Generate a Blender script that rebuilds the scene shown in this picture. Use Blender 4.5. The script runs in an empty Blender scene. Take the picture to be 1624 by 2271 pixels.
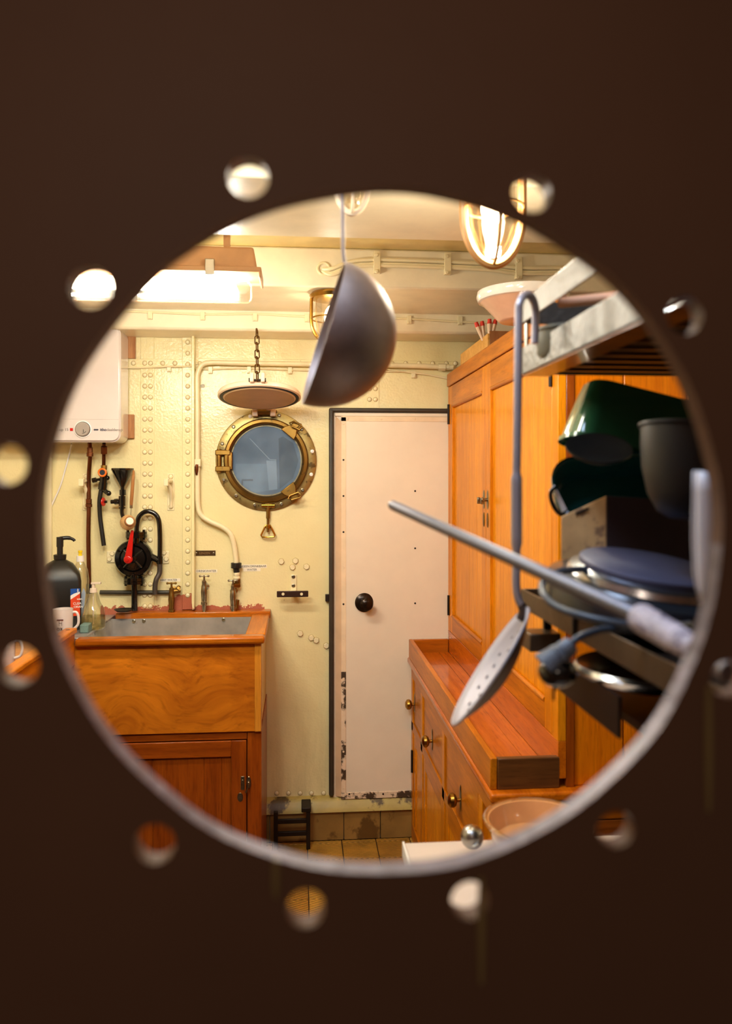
import bpy, math, random
from mathutils import Vector, Matrix, Euler
random.seed(7)
S = bpy.context.scene
COL = S.collection
PI = math.pi
# ------------------------------------------------------------------ camera
F = 1750.0; ZC = 1.64; VX, VY = 663.0, 1060.0
TH = math.atan((812 - VX) / F)
cam = bpy.data.cameras.new('camera'); camo = bpy.data.objects.new('camera', cam); COL.objects.link(camo)
camo.location = (0, 0, ZC); camo.rotation_euler = (PI / 2, 0, -TH)
cam.sensor_width = 36; cam.lens = F / 2271 * 36; cam.shift_y = -(1135.5 - VY) / 2271
cam.clip_start = 0.02
cam.dof.use_dof = True; cam.dof.focus_distance = 3.45; cam.dof.aperture_fstop = 3.6
S.camera = camo
# ------------------------------------------------------------------ world, exposure, lights
S.view_settings.view_transform = 'Standard'; S.view_settings.look = 'None'
S.view_settings.gamma = 1; S.view_settings.use_curve_mapping = False; S.view_settings.exposure = 0.0
w = bpy.data.worlds.new('world'); S.world = w; w.use_nodes = True
w.node_tree.nodes['Background'].inputs[0].default_value = (0.9, 0.62, 0.42, 1)
w.node_tree.nodes['Background'].inputs[1].default_value = 0.07

def area(name, loc, target, sx, sy, power, col):
    l = bpy.data.lights.new(name, 'AREA'); l.shape = 'RECTANGLE'; l.size = sx; l.size_y = sy
    l.energy = power; l.color = col
    o = bpy.data.objects.new(name, l); COL.objects.link(o); o.location = loc
    o.rotation_euler = (Vector(target) - Vector(loc)).to_track_quat('-Z', 'Y').to_euler()
    return o
def point(name, loc, power, col, r=0.03):
    l = bpy.data.lights.new(name, 'POINT'); l.energy = power; l.color = col; l.shadow_soft_size = r
    o = bpy.data.objects.new(name, l); COL.objects.link(o); o.location = loc
    return o
WARM = (0.88, 0.88, 0.76)
area('plate_fill_light', (-0.10, -0.32, 2.02), (-0.05, 0.45, 1.72), 0.25, 0.25, 1.25, (1.0, 0.78, 0.62))  # unseen fill added behind the camera to light the near plate
area('skylight', (-0.02, 0.80, 2.44), (0.30, 0.95, 1.3), 0.35, 0.35, 9, (0.56, 0.72, 1.0))
area('galley_fill_light', (-0.55, 1.25, 2.46), (-0.35, 2.9, 0.9), 0.6, 0.3, 34, WARM)  # unseen fill added to brighten the far wall and lower room

# ------------------------------------------------------------------ pixel of the photograph -> point at a distance
CS, SN = math.cos(TH), math.sin(TH)
def ray(x, y):
    cx = (x - 812) / F
    return Vector((SN + cx * CS, CS - cx * SN, (VY - y) / F))
def at(x, y, Y):
    d = ray(x, y); return Vector((0, 0, ZC)) + d * (Y / d.y)
def atX(x, y, X):
    d = ray(x, y); return Vector((0, 0, ZC)) + d * (X / d.x)
def atZ(x, y, Z):
    d = ray(x, y); return Vector((0, 0, ZC)) + d * ((Z - ZC) / d.z)
WY = 3.6
def wp(x, y, off=0.0): return at(x, y, WY - off)

# ------------------------------------------------------------------ materials
def lin(c):
    if isinstance(c, str):
        c = c.lstrip('#'); c = [int(c[i:i + 2], 16) / 255 for i in (0, 2, 4)]
    return tuple((v / 12.92 if v <= 0.04045 else ((v + 0.055) / 1.055) ** 2.4) for v in c)
def newmat(name):
    m = bpy.data.materials.new(name); m.use_nodes = True
    nt = m.node_tree; b = nt.nodes['Principled BSDF']
    return m, nt, b
def N(nt, t, **k):
    n = nt.nodes.new(t)
    for a, v in k.items(): setattr(n, a, v)
    return n
def noise(nt, co, scale, detail=3, rough=0.55, vec=None):
    n = N(nt, 'ShaderNodeTexNoise'); n.inputs['Scale'].default_value = scale
    n.inputs['Detail'].default_value = detail; n.inputs['Roughness'].default_value = rough
    nt.links.new(co, n.inputs['Vector']); return n.outputs['Fac']
def mapping(nt, co, sc, rot=(0, 0, 0)):
    m = N(nt, 'ShaderNodeMapping'); m.inputs['Scale'].default_value = sc; m.inputs['Rotation'].default_value = rot
    nt.links.new(co, m.inputs['Vector']); return m.outputs['Vector']
def ramp(nt, fac, stops):
    r = N(nt, 'ShaderNodeValToRGB'); e = r.color_ramp.elements
    while len(e) < len(stops): e.new(0.5)
    for i, (p, c) in enumerate(stops): e[i].position = p; e[i].color = (*c, 1) if len(c) == 3 else c
    nt.links.new(fac, r.inputs['Fac']); return r.outputs['Color']
def mixc(nt, fac, a, b, mode='MIX'):
    m = N(nt, 'ShaderNodeMix', data_type='RGBA', blend_type=mode)
    for sock, v in ((0, fac), (6, a), (7, b)):
        if hasattr(v, 'is_linked') or hasattr(v, 'links'): nt.links.new(v, m.inputs[sock])
        elif sock == 0: m.inputs[0].default_value = v
        else: m.inputs[sock].default_value = (*v, 1)
    return m.outputs[2]
def math_(nt, op, a, b=None, c=None):
    m = N(nt, 'ShaderNodeMath', operation=op)
    for i, v in enumerate((a, b, c)):
        if v is None: continue
        if hasattr(v, 'links'): nt.links.new(v, m.inputs[i])
        else: m.inputs[i].default_value = v
    return m.outputs[0]
def objco(nt): return N(nt, 'ShaderNodeTexCoord').outputs['Object']
def bump(nt, b, h, strength, dist=0.002):
    n = N(nt, 'ShaderNodeBump'); n.inputs['Strength'].default_value = strength; n.inputs['Distance'].default_value = dist
    nt.links.new(h, n.inputs['Height']); nt.links.new(n.outputs['Normal'], b.inputs['Normal'])
MATS = {}
def M(name, col, rough=0.5, metal=0.0, coat=0.0, var=0.12, vscale=12, bs=0, bscale=60, dark=None, dscale=9, dthr=0.62, spec=None):
    """painted, plastic or metal surface with slight tone variation, optional relief and optional worn/dirty spots"""
    if name in MATS: return MATS[name]
    m, nt, b = newmat(name); c = lin(col); co = objco(nt)
    f = noise(nt, co, vscale, 4)
    out = ramp(nt, f, [(0.3, tuple(v * (1 - var) for v in c)), (0.7, tuple(min(1, v * (1 + var * 0.5)) for v in c))])
    if dark:
        f2 = noise(nt, co, dscale, 6, 0.65)
        mk = ramp(nt, f2, [(dthr, (0, 0, 0)), (dthr + 0.06, (1, 1, 1))])
        out = mixc(nt, mk, out, lin(dark))
    nt.links.new(out, b.inputs['Base Color'])
    b.inputs['Roughness'].default_value = rough; b.inputs['Metallic'].default_value = metal
    b.inputs['Coat Weight'].default_value = coat; b.inputs['Coat Roughness'].default_value = 0.08
    if spec is not None: b.inputs['Specular IOR Level'].default_value = spec
    if bs: bump(nt, b, noise(nt, co, bscale, 3), bs)
    MATS[name] = m; return m
def wood(name, light, dark, axis='z', rough=0.34, coat=0.5, swirl=0.0, cscale=1.0, seed=0.0):
    if name in MATS: return MATS[name]
    m, nt, b = newmat(name); co = objco(nt)
    sc = {'x': (1.2, 14, 14), 'y': (14, 1.2, 14), 'z': (14, 14, 1.2)}[axis]
    sc = tuple(v * cscale for v in sc)
    v0 = co
    if swirl:
        nz = N(nt, 'ShaderNodeTexNoise'); nz.inputs['Scale'].default_value = 2.2; nt.links.new(co, nz.inputs['Vector'])
        ad = N(nt, 'ShaderNodeVectorMath', operation='MULTIPLY_ADD'); nt.links.new(nz.outputs['Color'], ad.inputs[0])
        ad.inputs[1].default_value = (swirl,) * 3; nt.links.new(co, ad.inputs[2]); v0 = ad.outputs[0]
    v = mapping(nt, v0, sc)
    f = noise(nt, v, 2.2, 5, 0.6)
    fine = noise(nt, mapping(nt, v0, tuple(s * 6 for s in sc)), 2.0, 2)
    mid = tuple((p + q) / 2 for p, q in zip(lin(light), lin(dark)))
    c = ramp(nt, f, [(0.28, lin(dark)), (0.5, mid), (0.72, lin(light))])
    blot = noise(nt, co, 3.0, 3)
    c = mixc(nt, ramp(nt, blot, [(0.4, (0, 0, 0)), (0.75, (0.45,) * 3)]), c, tuple(v * 0.75 for v in lin(dark)))
    c = mixc(nt, math_(nt, 'MULTIPLY', ramp(nt, fine, [(0.30, (1, 1, 1)), (0.48, (0, 0, 0))]), 0.35), c, tuple(v * 0.5 for v in lin(dark)))
    nt.links.new(c, b.inputs['Base Color'])
    b.inputs['Roughness'].default_value = rough; b.inputs['Coat Weight'].default_value = coat; b.inputs['Coat Roughness'].default_value = 0.07
    bump(nt, b, fine, 0.10, 0.001); b.inputs['Specular IOR Level'].default_value = 0.18
    MATS[name] = m; return m
def glow(name, col, strength):
    if name in MATS: return MATS[name]
    m, nt, b = newmat(name); b.inputs['Base Color'].default_value = (*lin(col), 1)
    b.inputs['Emission Color'].default_value = (*lin(col), 1); b.inputs['Emission Strength'].default_value = strength
    MATS[name] = m; return m
def clear(name, tint=(1, 1, 1), amount=0.25, rough=0.03):
    """thin clear glass or plastic: mostly see-through, with a glossy reflection"""
    if name in MATS: return MATS[name]
    m, nt, b = newmat(name); nt.nodes.remove(b)
    out = nt.nodes['Material Output']
    t = N(nt, 'ShaderNodeBsdfTransparent'); t.inputs[0].default_value = (*tint, 1)
    g = N(nt, 'ShaderNodeBsdfGlossy'); g.inputs['Roughness'].default_value = rough
    fr = N(nt, 'ShaderNodeFresnel'); fr.inputs[0].default_value = 1.5
    mx = N(nt, 'ShaderNodeMixShader'); nt.links.new(math_(nt, 'ADD', math_(nt, 'MINIMUM', math_(nt, 'MULTIPLY', fr.outputs[0], .7), .35), amount * 0.3), mx.inputs[0])
    nt.links.new(t.outputs[0], mx.inputs[1]); nt.links.new(g.outputs[0], mx.inputs[2]); nt.links.new(mx.outputs[0], out.inputs[0])
    MATS[name] = m; return m

# wall paint: glossy brushed enamel, primer showing low down behind the sink, grime near the floor
def wall_mat():
    m, nt, b = newmat('cream_wall_enamel'); co = objco(nt)
    sx = N(nt, 'ShaderNodeSeparateXYZ'); nt.links.new(co, sx.inputs[0]); X, Z = sx.outputs[0], sx.outputs[2]
    c = ramp(nt, noise(nt, co, 3.0, 4), [(0.3, lin('#e4d5a0')), (0.7, lin('#ede0ac'))])
    n2 = noise(nt, co, 38, 5, 0.7)
    def sm(v, a, b_):
        r = N(nt, 'ShaderNodeMapRange', interpolation_type='SMOOTHSTEP'); nt.links.new(v, r.inputs[0])
        r.inputs[1].default_value = a; r.inputs[2].default_value = b_; return r.outputs[0]
    hump = math_(nt, 'MULTIPLY', sm(X, -0.60, -0.53), sm(X, -0.468, -0.478))
    top = math_(nt, 'ADD', math_(nt, 'MULTIPLY_ADD', hump, 0.055, 1.063), math_(nt, 'MULTIPLY', math_(nt, 'SUBTRACT', n2, 0.5), 0.075))
    mk = math_(nt, 'LESS_THAN', Z, top)
    mk = math_(nt, 'MULTIPLY', mk, math_(nt, 'GREATER_THAN', X, -0.88))
    mk = math_(nt, 'MULTIPLY', mk, math_(nt, 'LESS_THAN', X, -0.155))
    mk = math_(nt, 'MULTIPLY', mk, math_(nt, 'GREATER_THAN', Z, 0.95))
    c = mixc(nt, mk, c, lin('#b5664c'))
    # grime, own shape, stronger near the floor
    low = sm(Z, 0.9, 0.05)
    g = ramp(nt, noise(nt, mapping(nt, co, (6, 6, 1.2)), 2.0, 6, 0.7), [(0.45, (0, 0, 0)), (0.75, (1, 1, 1))])
    c = mixc(nt, math_(nt, 'MULTIPLY', math_(nt, 'MULTIPLY', low, g), 0.35), c, lin('#8a7440'))
    sp = ramp(nt, noise(nt, co, 55, 2), [(0.74, (0, 0, 0)), (0.77, (1, 1, 1))])
    c = mixc(nt, math_(nt, 'MULTIPLY', sp, 0.35), c, lin('#7a5a30'))
    nt.links.new(c, b.inputs['Base Color'])
    b.inputs['Roughness'].default_value = 0.2
    h = math_(nt, 'ADD', noise(nt, co, 95, 3), math_(nt, 'MULTIPLY', noise(nt, co, 16, 2), 1.2))
    bump(nt, b, h, 0.32, 0.004)
    MATS['cream_wall_enamel'] = m; return m
WALL = wall_mat()
CREAM = M('cream_enamel', '#ecdeb4', 0.3, bs=0.3, bscale=60, var=0.06)
CEIL = M('cream_deckhead_enamel', '#eee0c0', 0.3, bs=0.35, bscale=35, var=0.07, dark='#b49a62', dscale=20, dthr=0.72)
CEIL_D = M('cream_web_enamel', '#e8cf88', 0.35, bs=0.3, bscale=35, var=0.1)
DOORP = M('pale_door_enamel', '#ecdcc6', 0.33, bs=0.08, bscale=60, var=0.03)
STRIP = M('worn_steel_strip', '#efd6b8', 0.4, dark='#4a3a2c', dscale=18, dthr=0.50)
STRIP2 = M('lightly_worn_strip', '#efd6b4', 0.38, dark='#5a4a3a', dscale=22, dthr=0.78)
RUBBER = M('dark_rubber', '#3c3226', 0.5, var=0.3, bs=0.3, bscale=30)
BLACK = M('black_gloss_paint', '#0c0a08', 0.16, coat=0.4, bs=0.25, bscale=90)
BLACKM = M('black_matt_plastic', '#15120e', 0.42)
IRON = M('dark_iron', '#2b2019', 0.5, metal=0.6, var=0.4, bs=0.4)
RED = M('red_paint', '#c8170f', 0.3, coat=0.3)
COPPER = M('old_copper', '#6b3a1c', 0.38, metal=0.8, var=0.35, vscale=25)
BRASS = M('polished_brass', '#b58a3a', 0.26, metal=1.0, var=0.15, vscale=20)
BRASSD = M('aged_brass', '#8f6c34', 0.40, metal=1.0, var=0.25, vscale=14, dark='#5a4a2e', dscale=40, dthr=0.62, bs=0.15)
NICKEL = M('worn_nickel', '#a0957e', 0.3, metal=1.0, var=0.3, vscale=60)
STEEL = M('brushed_steel', '#a9a6a2', 0.3, metal=1.0, var=0.15)
STEELD = M('dull_steel_handle', '#73747f', 0.42, metal=0.8, var=0.15, bs=0.1)
ZINC = M('zinc_trough', '#c2bebb', 0.46, metal=0.8, var=0.35, vscale=7, dark='#8e8a86', dscale=7, dthr=0.6)
GALV = M('galvanised_strip', '#615e57', 0.42, metal=0.6, var=0.2, vscale=25, bs=0.7, bscale=90)
WHITE = M('white_enamel', '#d9cfc9', 0.18, coat=0.5, var=0.02)
WHITEP = M('white_plastic', '#e9e4de', 0.35, var=0.03)
WT = M('pale_worktop', '#cfc0b6', 0.4, var=0.06)
W_UP = wood('varnished_pine_upright', '#ea900f', '#c46c06', 'z', coat=.10)
W_UPX = wood('varnished_pine_panel', '#f29c14', '#d87e08', 'z', cscale=1.4, coat=.10)
W_Y = wood('varnished_pine_long', '#da8014', '#a85a08', 'y', coat=.10)
W_TOP = wood('varnished_counter_board', '#dc7410', '#b05208', 'y', rough=0.26)
W_X = wood('varnished_teak_cross', '#cc700e', '#8c4205', 'x')
W_END = wood('varnished_end_panel', '#ec8408', '#c86202', 'z', cscale=1.2, coat=.10)
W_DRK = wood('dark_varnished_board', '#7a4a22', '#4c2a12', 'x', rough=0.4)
W_APR = wood('swirled_plywood', '#e8881c', '#a0500e', 'x', coat=.2, swirl=0.5, cscale=0.35)
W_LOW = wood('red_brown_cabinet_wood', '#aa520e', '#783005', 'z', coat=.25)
W_LOWX = wood('red_brown_cabinet_rail', '#aa520e', '#783005', 'x', coat=.25)
W_TAN = wood('plain_wood', '#c08a5a', '#9a6238', 'z', coat=0.1)
W_PALE = wood('pale_box_wood', '#e6b060', '#c88a38', 'x', coat=0.1)

# ------------------------------------------------------------------ geometry
class G:
    def __init__(s): s.v = []; s.f = []
    def add(s, vs, fs):
        k = len(s.v); s.v += [tuple(v) for v in vs]; s.f += [tuple(i + k for i in f) for f in fs]; return s
    def hexa(s, p):   # p: 8 points, bottom ring 0-3, top ring 4-7
        return s.add(p, [(3, 2, 1, 0), (4, 5, 6, 7), (0, 1, 5, 4), (1, 2, 6, 5), (2, 3, 7, 6), (3, 0, 4, 7)])
    def box(s, a, b):
        x0, y0, z0 = (min(a[i], b[i]) for i in range(3)); x1, y1, z1 = (max(a[i], b[i]) for i in range(3))
        return s.hexa([(x0, y0, z0), (x1, y0, z0), (x1, y1, z0), (x0, y1, z0), (x0, y0, z1), (x1, y0, z1), (x1, y1, z1), (x0, y1, z1)])
    def tube(s, path, r, n=12, closed=False, caps=True):
        P = [Vector(p) for p in path]; m = len(P); R = r if isinstance(r, (list, tuple)) else [r] * m
        T = []
        for i in range(m):
            if closed: t = P[(i + 1) % m] - P[i - 1]
            else: t = P[min(i + 1, m - 1)] - P[max(i - 1, 0)]
            T.append(t.normalized())
        up = Vector((0, 0, 1)) if abs(T[0].z) < 0.9 else Vector((1, 0, 0))
        nv = (up - T[0] * up.dot(T[0])).normalized(); vs = []
        for i in range(m):
            nv = (nv - T[i] * nv.dot(T[i])).normalized(); bv = T[i].cross(nv)
            for k in range(n):
                a = 2 * PI * k / n; vs.append(P[i] + (nv * math.cos(a) + bv * math.sin(a)) * R[i])
        fs = []
        for i in range(m if closed else m - 1):
            j = (i + 1) % m
            for k in range(n):
                l = (k + 1) % n; fs.append((i * n + k, i * n + l, j * n + l, j * n + k))
        if caps and not closed: fs += [tuple(range(n))[::-1], tuple((m - 1) * n + k for k in range(n))]
        return s.add(vs, fs)
    def lathe(s, prof, c, axis=(0, 0, 1), n=32, sx=1.0):
        """prof: (radius, height) list along axis from c"""
        q = Vector((0, 0, 1)).rotation_difference(Vector(axis).normalized()); c = Vector(c)
        vs = []; rings = []
        for r, h in prof:
            if r < 1e-6: rings.append([len(vs)]); vs.append(c + q @ Vector((0, 0, h)))
            else:
                rings.append(list(range(len(vs), len(vs) + n)))
                for k in range(n):
                    a = 2 * PI * k / n; vs.append(c + q @ Vector((r * math.cos(a) * sx, r * math.sin(a), h)))
        fs = []
        for a, b in zip(rings, rings[1:]):
            for k in range(n):
                l = (k + 1) % n
                if len(a) == 1 and len(b) == 1: continue
                if len(a) == 1: fs.append((a[0], b[l], b[k]))
                elif len(b) == 1: fs.append((a[k], a[l], b[0]))
                else: fs.append((a[k], a[l], b[l], b[k]))
        return s.add(vs, fs)
    def cyl(s, a, b, r, n=20, r2=None):
        a, b = Vector(a), Vector(b); L = (b - a).length
        return s.lathe([(0, 0), (r, 0), (r if r2 is None else r2, L), (0, L)], a, b - a, n)
    def ball(s, c, r, n=20, sc=(1, 1, 1), axis=(0, 0, 1)):
        m = n // 2
        g = G(); g.lathe([(r * math.sin(PI * i / m), -r * math.cos(PI * i / m)) for i in range(m + 1)], (0, 0, 0), axis, n)
        return s.add([(c[0] + x * sc[0], c[1] + y * sc[1], c[2] + z * sc[2]) for x, y, z in g.v], g.f)
    def prism(s, poly, frame, d0, d1):
        """poly of (u,v) extruded; frame = (origin, U, V, W)"""
        o, U, V, W = (Vector(t) for t in frame); n = len(poly)
        vs = [o + U * u + V * v + W * d0 for u, v in poly] + [o + U * u + V * v + W * d1 for u, v in poly]
        fs = [tuple(range(n))[::-1], tuple(range(n, 2 * n))] + [(i, (i + 1) % n, n + (i + 1) % n, n + i) for i in range(n)]
        return s.add(vs, fs)
    def torus(s, c, R, r, axis=(0, 1, 0), n=40, m=10, a0=0, a1=2 * PI):
        q = Vector((0, 0, 1)).rotation_difference(Vector(axis).normalized()); c = Vector(c)
        full = abs(a1 - a0 - 2 * PI) < 1e-6; k = n if full else n + 1
        return s.tube([c + q @ Vector((R * math.cos(a0 + (a1 - a0) * i / n), R * math.sin(a0 + (a1 - a0) * i / n), 0)) for i in range(k)], r, m, closed=full)
    def xf(s, mat): s.v = [tuple(mat @ Vector(v)) for v in s.v]; return s

def smooth_path(pts, k=8):
    P = [Vector(p) for p in pts]; out = []
    for i in range(len(P) - 1):
        a, b, c, d = P[max(i - 1, 0)], P[i], P[i + 1], P[min(i + 2, len(P) - 1)]
        for j in range(k):
            t = j / k
            out.append(0.5 * ((2 * b) + (c - a) * t + (2 * a - 5 * b + 4 * c - d) * t * t + (3 * b - a - 3 * c + d) * t ** 3))
    out.append(P[-1]); return out
ORG = {}
def fill(me, verts, faces, mat, smooth=True, ang=40):
    me.from_pydata(verts, [], faces); me.update()
    import bmesh
    bm = bmesh.new(); bm.from_mesh(me); bmesh.ops.recalc_face_normals(bm, faces=bm.faces); bm.to_mesh(me); bm.free()
    if mat: me.materials.append(mat)
    if smooth:
        me.polygons.foreach_set('use_smooth', [True] * len(me.polygons)); me.set_sharp_from_angle(angle=math.radians(ang))
def ob(name, g, mat, parent=None, bev=0, label=None, seg=2, ang=40, kind=None):
    org = ORG.get(parent.name, Vector((0, 0, 0))) if parent else Vector((0, 0, 0))
    me = bpy.data.meshes.new(name)
    fill(me, [(v[0] - org.x, v[1] - org.y, v[2] - org.z) for v in g.v], g.f, mat, True, ang)
    o = bpy.data.objects.new(name, me); COL.objects.link(o)
    if parent: o.parent = parent
    ORG[o.name] = org
    if bev:
        md = o.modifiers.new('bevel', 'BEVEL'); md.width = bev; md.segments = seg; md.limit_method = 'ANGLE'; md.angle_limit = 0.6
    if label: o['label'] = label
    if kind: o['kind'] = kind
    return o
def thing(name, label, cat, loc, group=None):
    o = bpy.data.objects.new(name, None); COL.objects.link(o); o.location = loc; o.empty_display_size = 0.05
    ORG[o.name] = Vector(loc); o['label'] = label; o['category'] = cat
    if group: o['group'] = group
    return o
def tag(o, label, cat, group=None):
    o['label'] = label; o['category'] = cat
    if group: o['group'] = group
    return o
def struct(name, g, mat, label=None, bev=0, cat=None):
    o = ob(name, g, mat, None, bev); o['kind'] = 'structure'
    if label: o['label'] = label
    return o
def sroot(name, label, loc=(0, 0, 0)):
    o = bpy.data.objects.new(name, None); COL.objects.link(o); o.location = loc; ORG[o.name] = Vector(loc)
    o['kind'] = 'structure'; o['label'] = label; return o
def inst(name, me, loc, parent, rot=(0, 0, 0), sc=(1, 1, 1)):
    o = bpy.data.objects.new(name, me); COL.objects.link(o); o.parent = parent
    o.location = Vector(loc) - ORG[parent.name]; o.rotation_euler = rot; o.scale = sc; ORG[o.name] = ORG[parent.name]
    return o
def shared(name, g, mat):
    me = bpy.data.meshes.new(name); fill(me, g.v, g.f, mat); return me
def text(name, body, size, loc, parent, mat, rot=(PI / 2, 0, 0), ext=0.0002, align='CENTER', mirror=False, bold=0):
    cu = bpy.data.curves.new(name, 'FONT'); cu.body = body; cu.size = size; cu.extrude = ext; cu.offset = bold
    cu.align_x = align; cu.align_y = 'CENTER'; cu.materials.append(mat)
    t = bpy.data.objects.new(name, cu); COL.objects.link(t)
    me = bpy.data.meshes.new_from_object(t.evaluated_get(bpy.context.evaluated_depsgraph_get())); bpy.data.objects.remove(t)
    o = bpy.data.objects.new(name, me); COL.objects.link(o); o.parent = parent
    o.location = Vector(loc) - ORG[parent.name]; o.rotation_euler = rot
    if mirror: o.scale = (-1, 1, 1)
    ORG[o.name] = ORG[parent.name]; return o
def wbox(g, x0, y0, x1, y1, back, front):
    """box on the back wall: pixel corners measured at its front; back/front = distance off the wall"""
    a = wp(x0, (y0 + y1) / 2, front); b = wp(x1, (y0 + y1) / 2, front); t = wp((x0 + x1) / 2, y0, front); u = wp((x0 + x1) / 2, y1, front)
    return g.box((a.x, WY - back, t.z), (b.x, WY - front, u.z))

# ------------------------------------------------------------------ room shell
XL, XR, ZT, YN = -1.75, 1.55, 2.50, 0.45
wall = struct('wall_back', G().box((XL, WY, 0), (XR, WY + 0.03, ZT)), WALL, 'cream painted riveted steel bulkhead at the far end')
struct('wall_left', G().box((XL - 0.03, YN, 0), (XL, WY, ZT)), CREAM, 'cream painted side bulkhead on the left')
struct('wall_right', G().box((XR, YN, 0), (XR + 0.03, WY, ZT)), CREAM, 'cream painted side bulkhead on the right')
floor = struct('floor', G().box((XL, YN, -0.03), (XR, WY, -0.006)), M('dark_grout', '#3a2410', 0.7), 'brown ridged quarry tile floor')
ceil = struct('ceiling', G().box((XL, YN, ZT), (XR, WY, ZT + 0.03)), CEIL_D, 'cream painted steel deckhead with beams')
# near plate with the big hole and the bolt holes round it
PT = 0.014
def plate():
    g = G(); c = at(839, 1172, YN + PT); R = (at(1576, 1172, YN + PT).x - at(102, 1172, YN + PT).x) / 2
    cx = (at(1576, 1172, YN + PT).x + at(102, 1172, YN + PT).x) / 2
    cz = (at(839, 437, YN + PT).z + at(839, 1909, YN + PT).z) / 2
    holes = []
    for (x, y) in [(552, 404), (1173, 437), (1508, 705), (1662, 1095), (1603, 1500), (1357, 1828), (1037, 1984), (678, 2001), (348, 1860), (50, 1470), (24, 1030), (207, 644)]:
        p = at(x, y, YN + PT / 2); holes.append((p.x, p.z))
    return cx, cz, R, holes
PCX, PCZ, PR, HOLES = plate()
def build_plate():
    import bmesh
    # 2-D triangulated fill with holes through a curve object converted to a mesh
    cu = bpy.data.curves.new('plate_outline', 'CURVE'); cu.dimensions = '2D'; cu.fill_mode = 'BOTH'; cu.extrude = PT / 2
    def ring(pts):
        sp = cu.splines.new('POLY'); sp.points.add(len(pts) - 1); sp.use_cyclic_u = True
        for i, (x, z) in enumerate(pts): sp.points[i].co = (x, z, 0, 1)
    ring([(XL, -0.2), (XR, -0.2), (XR, ZT + 0.1), (XL, ZT + 0.1)])
    rr = []
    for k in range(128):
        a = 2 * PI * k / 128; r = PR * (1 + 0.0022 * math.sin(9 * a + 1) + 0.0015 * math.sin(17 * a))
        rr.append((PCX + r * math.cos(a), PCZ + r * math.sin(a)))
    ring(rr)
    for i, (hx, hz) in enumerate(HOLES):
        r = 0.0113; ring([(hx + r * math.cos(2 * PI * k / 32), hz + r * math.sin(2 * PI * k / 32)) for k in range(32)])
    t = bpy.data.objects.new('plate_outline', cu); COL.objects.link(t)
    me = bpy.data.meshes.new_from_object(t.evaluated_get(bpy.context.evaluated_depsgraph_get()))
    bpy.data.objects.remove(t)
    me.transform(Matrix.Translation((0, YN + PT / 2, 0)) @ Matrix.Rotation(PI / 2, 4, 'X'))
    bm = bmesh.new(); bm.from_mesh(me); bmesh.ops.recalc_face_normals(bm, faces=bm.faces); bm.to_mesh(me); bm.free()
    o = bpy.data.objects.new('wall_front', me); COL.objects.link(o); return o
PLATE = M('dark_brown_plate_paint', '#6a4a38', 0.6, var=0.10, vscale=5, bs=0.3, bscale=22, spec=.3)
LIT_EDGE = M('lit_cut_edge', '#6c636e', 0.36, metal=0.35, var=0.35, vscale=60, bs=0.6, bscale=120)
wf = build_plate(); wf.data.materials.clear(); wf.data.materials.append(PLATE); wf.data.materials.append(LIT_EDGE)
for p in wf.data.polygons:
    if abs(p.normal.y) < 0.5 and abs(p.center.x - PCX) < 0.3 and abs(p.center.z - PCZ) < 0.3 and (p.center.z < PCZ - .06 + .25 * max(0, p.center.x - PCX) if math.hypot(p.center.x - PCX, p.center.z - PCZ) < PR * 1.03 else p.normal.z > .2): p.material_index = 1  # lower rims coloured paler, standing in for light falling from above
wf['kind'] = 'structure'; wf['label'] = 'dark brown steel plate with a large round cut-out and bolt holes'
ORG[wf.name] = Vector((0, 0, 0))
DRIP = M('paint_drip', '#8c7448', 0.35, var=0.1)
for (x, y0, y1, wd) in [(1068, 1945, 2180, 22), (612, 1905, 1990, 18), (1572, 1520, 1800, 24)]:
    pts = [at(x, y0 + (y1 - y0) * i / 8, YN - 0.0004) for i in range(9)]
    ob('paint_drip', G().tube(pts, [0.0012 + 0.0012 * math.sin(0.3 + i / 8 * 2.6) for i in range(9)], 8), DRIP, wf)

# ceiling beams: the near one, the one with cables, the boxed soffit and the last one on the wall
b1 = ob('deck_beam', G().box((XL, 1.78, 2.312), (XR, 2.21, ZT)), CEIL, ceil, bev=0.006)
b2 = ob('deck_beam', G().box((XL, 2.947, 2.352), (XR, 3.40, ZT)), CEIL, ceil, bev=0.008)
b3 = ob('deck_beam', G().box((XL, 3.40, 2.268), (XR, WY, ZT)), CEIL, ceil, bev=0.012)
GRIME = M('joint_grime', '#b09254', .6)
def ringed(name, g, r):
    me = shared(name, g, CREAM); me.materials.append(GRIME)
    for p in me.polygons:
        if max(math.hypot(me.vertices[i].co.x, me.vertices[i].co.z) for i in p.vertices) > r * 1.01: p.material_index = 1
    return me
RIV = ringed('rivet', G().lathe([(0.0112, 0), (0.0112, .0004), (0.0098, 0.0004), (0.0095, 0.002), (0.0075, 0.0042), (0.004, 0.0056), (0, 0.006)], (0, 0, 0), (0, -1, 0), 14), .0098)
RIVB = ringed('large_rivet', G().lathe([(.017, 0), (.017, .0004), (0.0155, 0.0004), (0.015, 0.004), (0.011, 0.0085), (0.006, 0.011), (0, 0.0115)], (0, 0, 0), (0, -1, 0), 14), .0155)
def rivet(x, y, off=0.0, me=RIV): inst('rivet', me, wp(x, y, off), wall)
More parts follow.
